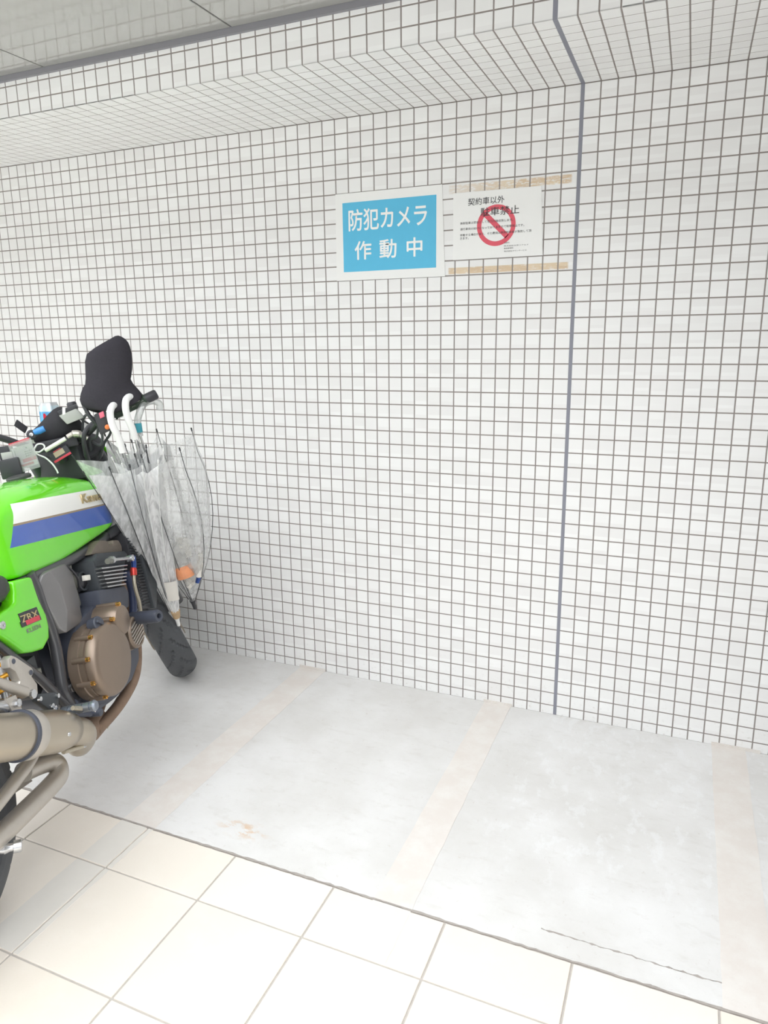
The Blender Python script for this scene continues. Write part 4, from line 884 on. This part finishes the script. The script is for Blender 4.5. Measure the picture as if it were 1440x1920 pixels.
# umbrellas hooked on the handlebar
def umbrella(label, tip, neck, hook, canopy, flare, mats, handle_mat, seed, bias=None, ribs_dark=True, length=0.60, collar=None, tipmat='white', valley=0.55, bulge=1.3, sw=0.0):
    rr = random.Random(seed); tip, neck = Vector(tip), Vector(neck); ax = (neck - tip).normalized(); L = (neck - tip).length
    o = empty('umbrella', label, 'umbrella', tip, 'closed umbrellas hooked on the handlebar')
    part(o, 'shaft', MB().tube([tip + ax * 0.02, neck], 0.0042, 10), 'silver')
    part(o, 'ferrule', MB().lathe(tip, ax, [(0, 0.0055), (0.001, 0.0068), (0.030, 0.0085), (0.038, 0.0115), (0.045, 0.012), (0.045, 0.001)], 16), tipmat)
    part(o, 'handle', MB().tube(smooth_path(hook, 6), 0.0112, 14), handle_mat)
    u = ax.orthogonal().normalized(); v = ax.cross(u); N = 8
    if bias is not None: bd = (Vector(bias) - ax * Vector(bias).dot(ax)).normalized()
    angs = [2 * PI * k / N + rr.uniform(-0.25, 0.25) for k in range(N)]
    dirs = [(u * math.cos(a) + v * math.sin(a)) for a in angs]
    amp = []
    for d in dirs:
        m = rr.uniform(0.75, 1.15)
        if bias is not None: m *= 0.50 + 0.85 * max(0, d.dot(bd)) ** 1.2
        amp.append(m)
    T = 22
    def rad(k, t): return 0.008 + canopy * min(1, t * 4) + flare * amp[k] * (t ** bulge if bulge > 0 else math.sin(min(1, t * 1.12) * PI * 0.62))
    grid = []
    for i in range(T + 1):
        t = i / T; ring = []
        for k in range(N):
            d0, d1 = dirs[k], dirs[(k + 1) % N]; r0, r1 = rad(k, t), rad((k + 1) % N, t)
            for m in range(6):
                w_ = m / 6; d = (d0 * (1 - w_) + d1 * w_).normalized(); r = r0 * (1 - w_) + r1 * w_
                pl = 1 - valley * math.sin(PI * w_) * min(1, t * 3) + 0.05 * math.sin(9 * t + k * 2.1 + m)
                sc = -0.030 * math.sin(PI * w_) * (t ** 4)
                tw = sw * t
                ring.append(tip + ax * (0.040 + length * t + sc) + (d * math.cos(tw) + ax.cross(d) * math.sin(tw)) * max(0.004, r * pl))
        grid.append(ring)
    mbc = MB().rings(grid, True, False)
    part(o, 'canopy', mbc, mats, smooth=60)
    for k in range(N):
        tw = lambda t: (dirs[k] * math.cos(sw * t) + ax.cross(dirs[k]) * math.sin(sw * t))
        pts = [tip + ax * (0.040 + length * t) + tw(t) * (rad(k, t) + 0.0015) for t in [0.02 + 0.98 * i / 10 for i in range(11)]]
        e = (pts[-1] - pts[-2]).normalized(); pts.append(pts[-1] + e * 0.022)
        part(o, 'rib', MB().tube(pts, 0.0013, 6), 'black' if ribs_dark else 'white')
        part(o, 'rib_end', MB().tube([pts[-1] - e * 0.012, pts[-1]], 0.0026, 6), 'black' if ribs_dark else 'white')
    part(o, 'runner', MB().lathe(tip + ax * (0.04 + length * 0.80), ax, [(0, 0.006), (0, 0.010), (0.05, 0.010), (0.05, 0.006)], 14), 'white')
    if collar: part(o, 'collar', MB().lathe(tip + ax * 0.042, ax, [(0, 0.0135), (0.03, 0.018), (0.034, 0.014)], 18), 'tan')
    return o, ax
u1, ax1 = umbrella('loosely folded clear umbrella with white handle, nearest the green fuel tank', (-1.385, -0.420, 0.330), (-1.290, -0.713, 1.04),
    [(-1.348, -0.647, 1.142), (-1.331, -0.67, 1.164), (-1.317, -0.703, 1.18), (-1.306, -0.731, 1.172), (-1.303, -0.74, 1.15), (-1.299, -0.737, 1.116), (-1.292, -0.724, 1.077), (-1.29, -0.713, 1.03)], 0.016, 0.110, 'film1', 'white', 3, bias=(-1, 0.1, 0), ribs_dark=True, bulge=1.5, sw=0.3, length=0.70, valley=0.45)
u2, ax2 = umbrella('tightly wrapped clear umbrella with white handle and paper label', (-1.360, -0.425, 0.312), (-1.269, -0.676, 1.079),
    [(-1.316, -0.602, 1.175), (-1.302, -0.627, 1.192), (-1.288, -0.661, 1.204), (-1.279, -0.69, 1.196), (-1.275, -0.7, 1.17), (-1.272, -0.697, 1.138), (-1.268, -0.686, 1.104), (-1.269, -0.676, 1.07)], 0.022, 0.058, 'film2', 'white', 11, ribs_dark=False, collar=True, bulge=2.2, valley=0.35, sw=0.7, length=0.69)
u3, ax3 = umbrella('half open clear umbrella with black ribs and black tip, nearest the tiled wall', (-1.330, -0.357, 0.360), (-1.278, -0.643, 1.084),
    [(-1.262, -0.555, 1.150), (-1.262, -0.553, 1.172), (-1.268, -0.578, 1.183), (-1.273, -0.616, 1.176), (-1.277, -0.635, 1.150), (-1.282, -0.643, 1.119), (-1.278, -0.643, 1.074)], 0.016, 0.106, 'film3', 'bag', 5, bias=(1.0, 0.55, 0), ribs_dark=True, tipmat='black', bulge=-1, valley=0.28, length=0.68)
part(u3, 'handle_sticker', MB().tube([(-1.279, -0.643, 1.086), (-1.2815, -0.643, 1.116)], 0.0118, 14), 'teal')
lc = Vector((-1.330, -0.425, 0.312)) + ax2 * 0.17
part(u2, 'paper_label', MB().add([Vector((-1.360, -0.425, 0.312)) + ax2 * (0.135 + 0.010 * j) + (Vector((0.79, -0.61, 0.05)) * 0 + Vector((math.cos(t), math.sin(t), 0))) * (0.034 + 0.0005 * j + 0.001 * (j % 2)) for j in range(10) for t in [math.radians(-75 + 9 * i) for i in range(9)]],
     [(j * 9 + i, j * 9 + i + 1, (j + 1) * 9 + i + 1, (j + 1) * 9 + i) for j in range(9) for i in range(8)]), 'oldpaper')

# drink bottle and rubbish inside the half open umbrella
cap, bot = Vector((-1.320, -0.470, 0.676)), Vector((-1.285, -0.460, 0.545)); bd_ = (bot - cap).normalized(); bl = (bot - cap).length
bo = empty('plastic_bottle', 'crumpled plastic drink bottle with orange label stuck in half open umbrella', 'bottle', bot)
part(bo, 'body', MB().lathe(cap, bd_, [(0.012, 0.011), (0.03, 0.013), (0.055, 0.026), (0.07, 0.030), (0.085, 0.027), (0.10, 0.031), (bl - 0.01, 0.031), (bl, 0.024), (bl, 0.001)], 20), 'pet', smooth=50)
part(bo, 'cap', MB().lathe(cap, bd_, [(-0.006, 0.001), (-0.006, 0.013), (-0.003, 0.0145), (0.016, 0.0145), (0.016, 0.010)], 18), 'white')
part(bo, 'label', MB().lathe(cap, bd_, [(0.108, 0.0318), (0.112, 0.0322), (0.150, 0.0322), (0.154, 0.0318)], 20, False), 'orangelabel')
rr = random.Random(4)
def crumple(name, corners, lab, cat, mat, amp, thick=0.004):
    a, b, c, d = (Vector(q) for q in corners); n = (b - a).cross(d - a).normalized(); mb = MB(); K = 9; rows = []
    for i in range(K):
        rows.append([(a * (1 - s) + b * s) * (1 - i / (K - 1)) + (d * (1 - s) + c * s) * (i / (K - 1)) + n * (rr.uniform(-amp, amp) + 1.6 * amp * math.sin(3 * s + i)) for s in [j / (K - 1) for j in range(K)]])
    mb.rings(rows, False, False); l = (a + b + c + d) / 4; mb.v = [tuple(Vector(q) - l) for q in mb.v]
    o = obj(name, mb, mat, smooth=25); o.location = l; m_ = o.modifiers.new('thick', 'SOLIDIFY'); m_.thickness = thick
    return tag(o, lab, cat)
crumple('paper_wrapper', [(-1.303, -0.470, 0.680), (-1.258, -0.455, 0.680), (-1.254, -0.450, 0.61), (-1.306, -0.480, 0.590)], 'crumpled white wrapper beside the bottle in half open umbrella', 'wrapper', 'oldpaper', 0.003, 0.001)
crumple('paper_scrap', [(-1.328, -0.440, 0.525), (-1.258, -0.430, 0.568), (-1.262, -0.430, 0.500), (-1.290, -0.435, 0.466)], 'flat white paper scrap at the bottom of half open umbrella', 'paper', 'oldpaper', 0.002, 0.001)
ro = empty('paper_roll', 'white rolled paper with blue end inside half open umbrella', 'paper', (-1.245, -0.43, 0.500))
part(ro, 'roll', MB().tube(smooth_path([(-1.233, -0.430, 0.616), (-1.235, -0.430, 0.585), (-1.241, -0.430, 0.555), (-1.245, -0.430, 0.524)]), [0.010] * 8 + [0.0125] * 6 + [0.010] * 5, 14), 'oldpaper')
part(ro, 'blue_end', MB().tube([(-1.245, -0.430, 0.524), (-1.254, -0.430, 0.501)], [0.009, 0.008], 12), 'bluefit')

# clutter on the bars
cl = bw((1.128, 0.047, 1.085))
can = empty('drink_can', 'blue white and red drink can standing behind black cloth pouch', 'can', cl)
axc = Vector((-0.06, 0.03, 1)).normalized()
part(can, 'body', MB().lathe(cl, axc, [(0, 0.024), (0.004, 0.0265), (0.012, 0.033), (0.100, 0.033), (0.112, 0.0275), (0.115, 0.0275), (0.114, 0.026), (0.110, 0.025), (0.110, 0.001)], 32), 'can')
part(can, 'pull_tab', MB().obox(cl + axc * 0.112 + Vector((0.006, 0, 0)), (0.011, 0, 0), (0, 0.007, 0), (0, 0, 0.0008)), 'silver')
# black cloth pouch lying over the middle of the bars
mb = MB(); rs = []
sec = [((1.000, 0.046, 1.098), 0.020, 0.022), ((1.010, 0.022, 1.098), 0.030, 0.030), ((1.022, -0.004, 1.104), 0.044, 0.036), ((1.036, -0.034, 1.118), 0.054, 0.038), ((1.048, -0.062, 1.128), 0.052, 0.036), ((1.058, -0.088, 1.112), 0.036, 0.028), ((1.066, -0.106, 1.098), 0.014, 0.014)]
for i, (c, hz_, hy) in enumerate(sec):
    c = Vector(c)
    rs.append([bw(c + vw * (hy * math.cos(t)) + Vector((0, 0, hz_ * math.sin(t) * (1 + 0.08 * math.sin(3 * t + i))))) for t in [2 * PI * j / 28 for j in range(28)]])
mb.rings(rs); base = bw((1.03, -0.03, 1.075)); mb.v = [tuple(Vector(q) - base) for q in mb.v]
po = obj('cloth_pouch', mb, 'nylon', smooth=70); po.location = base; sm = po.modifiers.new('soft', 'SUBSURF'); sm.levels = 1; sm.render_levels = 1
tag(po, 'black cloth pouch strapped over the middle of the handlebar', 'pouch')
# zip bag with a printed card
zb = [bw(q) for q in ((0.862, 0.038, 1.000), (0.890, -0.022, 1.006), (0.889, -0.018, 1.098), (0.861, 0.042, 1.090))]
zc = (zb[0] + zb[1]) / 2
bg_ = empty('zip_bag', 'small clear zip bag holding a white and red printed card', 'bag', zc)
nb = (zb[1] - zb[0]).cross(zb[3] - zb[0]).normalized()
def quad(o, name, us, vs, lift, mat, thick=0.0006):
    f = lambda a, b: (zb[0] * (1 - a) + zb[1] * a) * (1 - b) + (zb[3] * (1 - a) + zb[2] * a) * b
    q = [f(us[0], vs[0]), f(us[1], vs[0]), f(us[1], vs[1]), f(us[0], vs[1])]
    return part(o, name, MB().add([p + nb * lift for p in q] + [p + nb * (lift + thick) for p in q], [(0, 3, 2, 1), (4, 5, 6, 7), (0, 1, 5, 4), (1, 2, 6, 5), (2, 3, 7, 6), (3, 0, 4, 7)]), mat, smooth=0)
quad(bg_, 'card', (0.04, 0.97), (0.38, 0.86), 0.001, 'signcard')
quad(bg_, 'card', (0.05, 0.97), (0.10, 0.40), 0.0005, 'paper')
quad(bg_, 'red_print', (0.36, 0.97), (0.28, 0.40), 0.0013, 'red')
quad(bg_, 'red_print', (0.05, 0.80), (0.16, 0.23), 0.0013, 'red')
quad(bg_, 'red_zip', (0.0, 0.95), (0.95, 1.05), 0.0, 'red')
for a in range(4):
    for b in range(3): quad(bg_, 'print_mark', (0.56 + 0.10 * a, 0.62 + 0.10 * a), (0.46 + 0.075 * b, 0.49 + 0.075 * b), 0.0017, 'ink', 0.0003)
quad(bg_, 'print_mark', (0.14, 0.16), (0.42, 0.78), 0.0017, 'ink', 0.0003)
quad(bg_, 'print_mark', (0.64, 0.72), (0.72, 0.77), 0.0017, 'emerald', 0.0003)
quad(bg_, 'film', (-0.02, 1.02), (-0.02, 1.02), 0.004, 'bag', 0.0004)
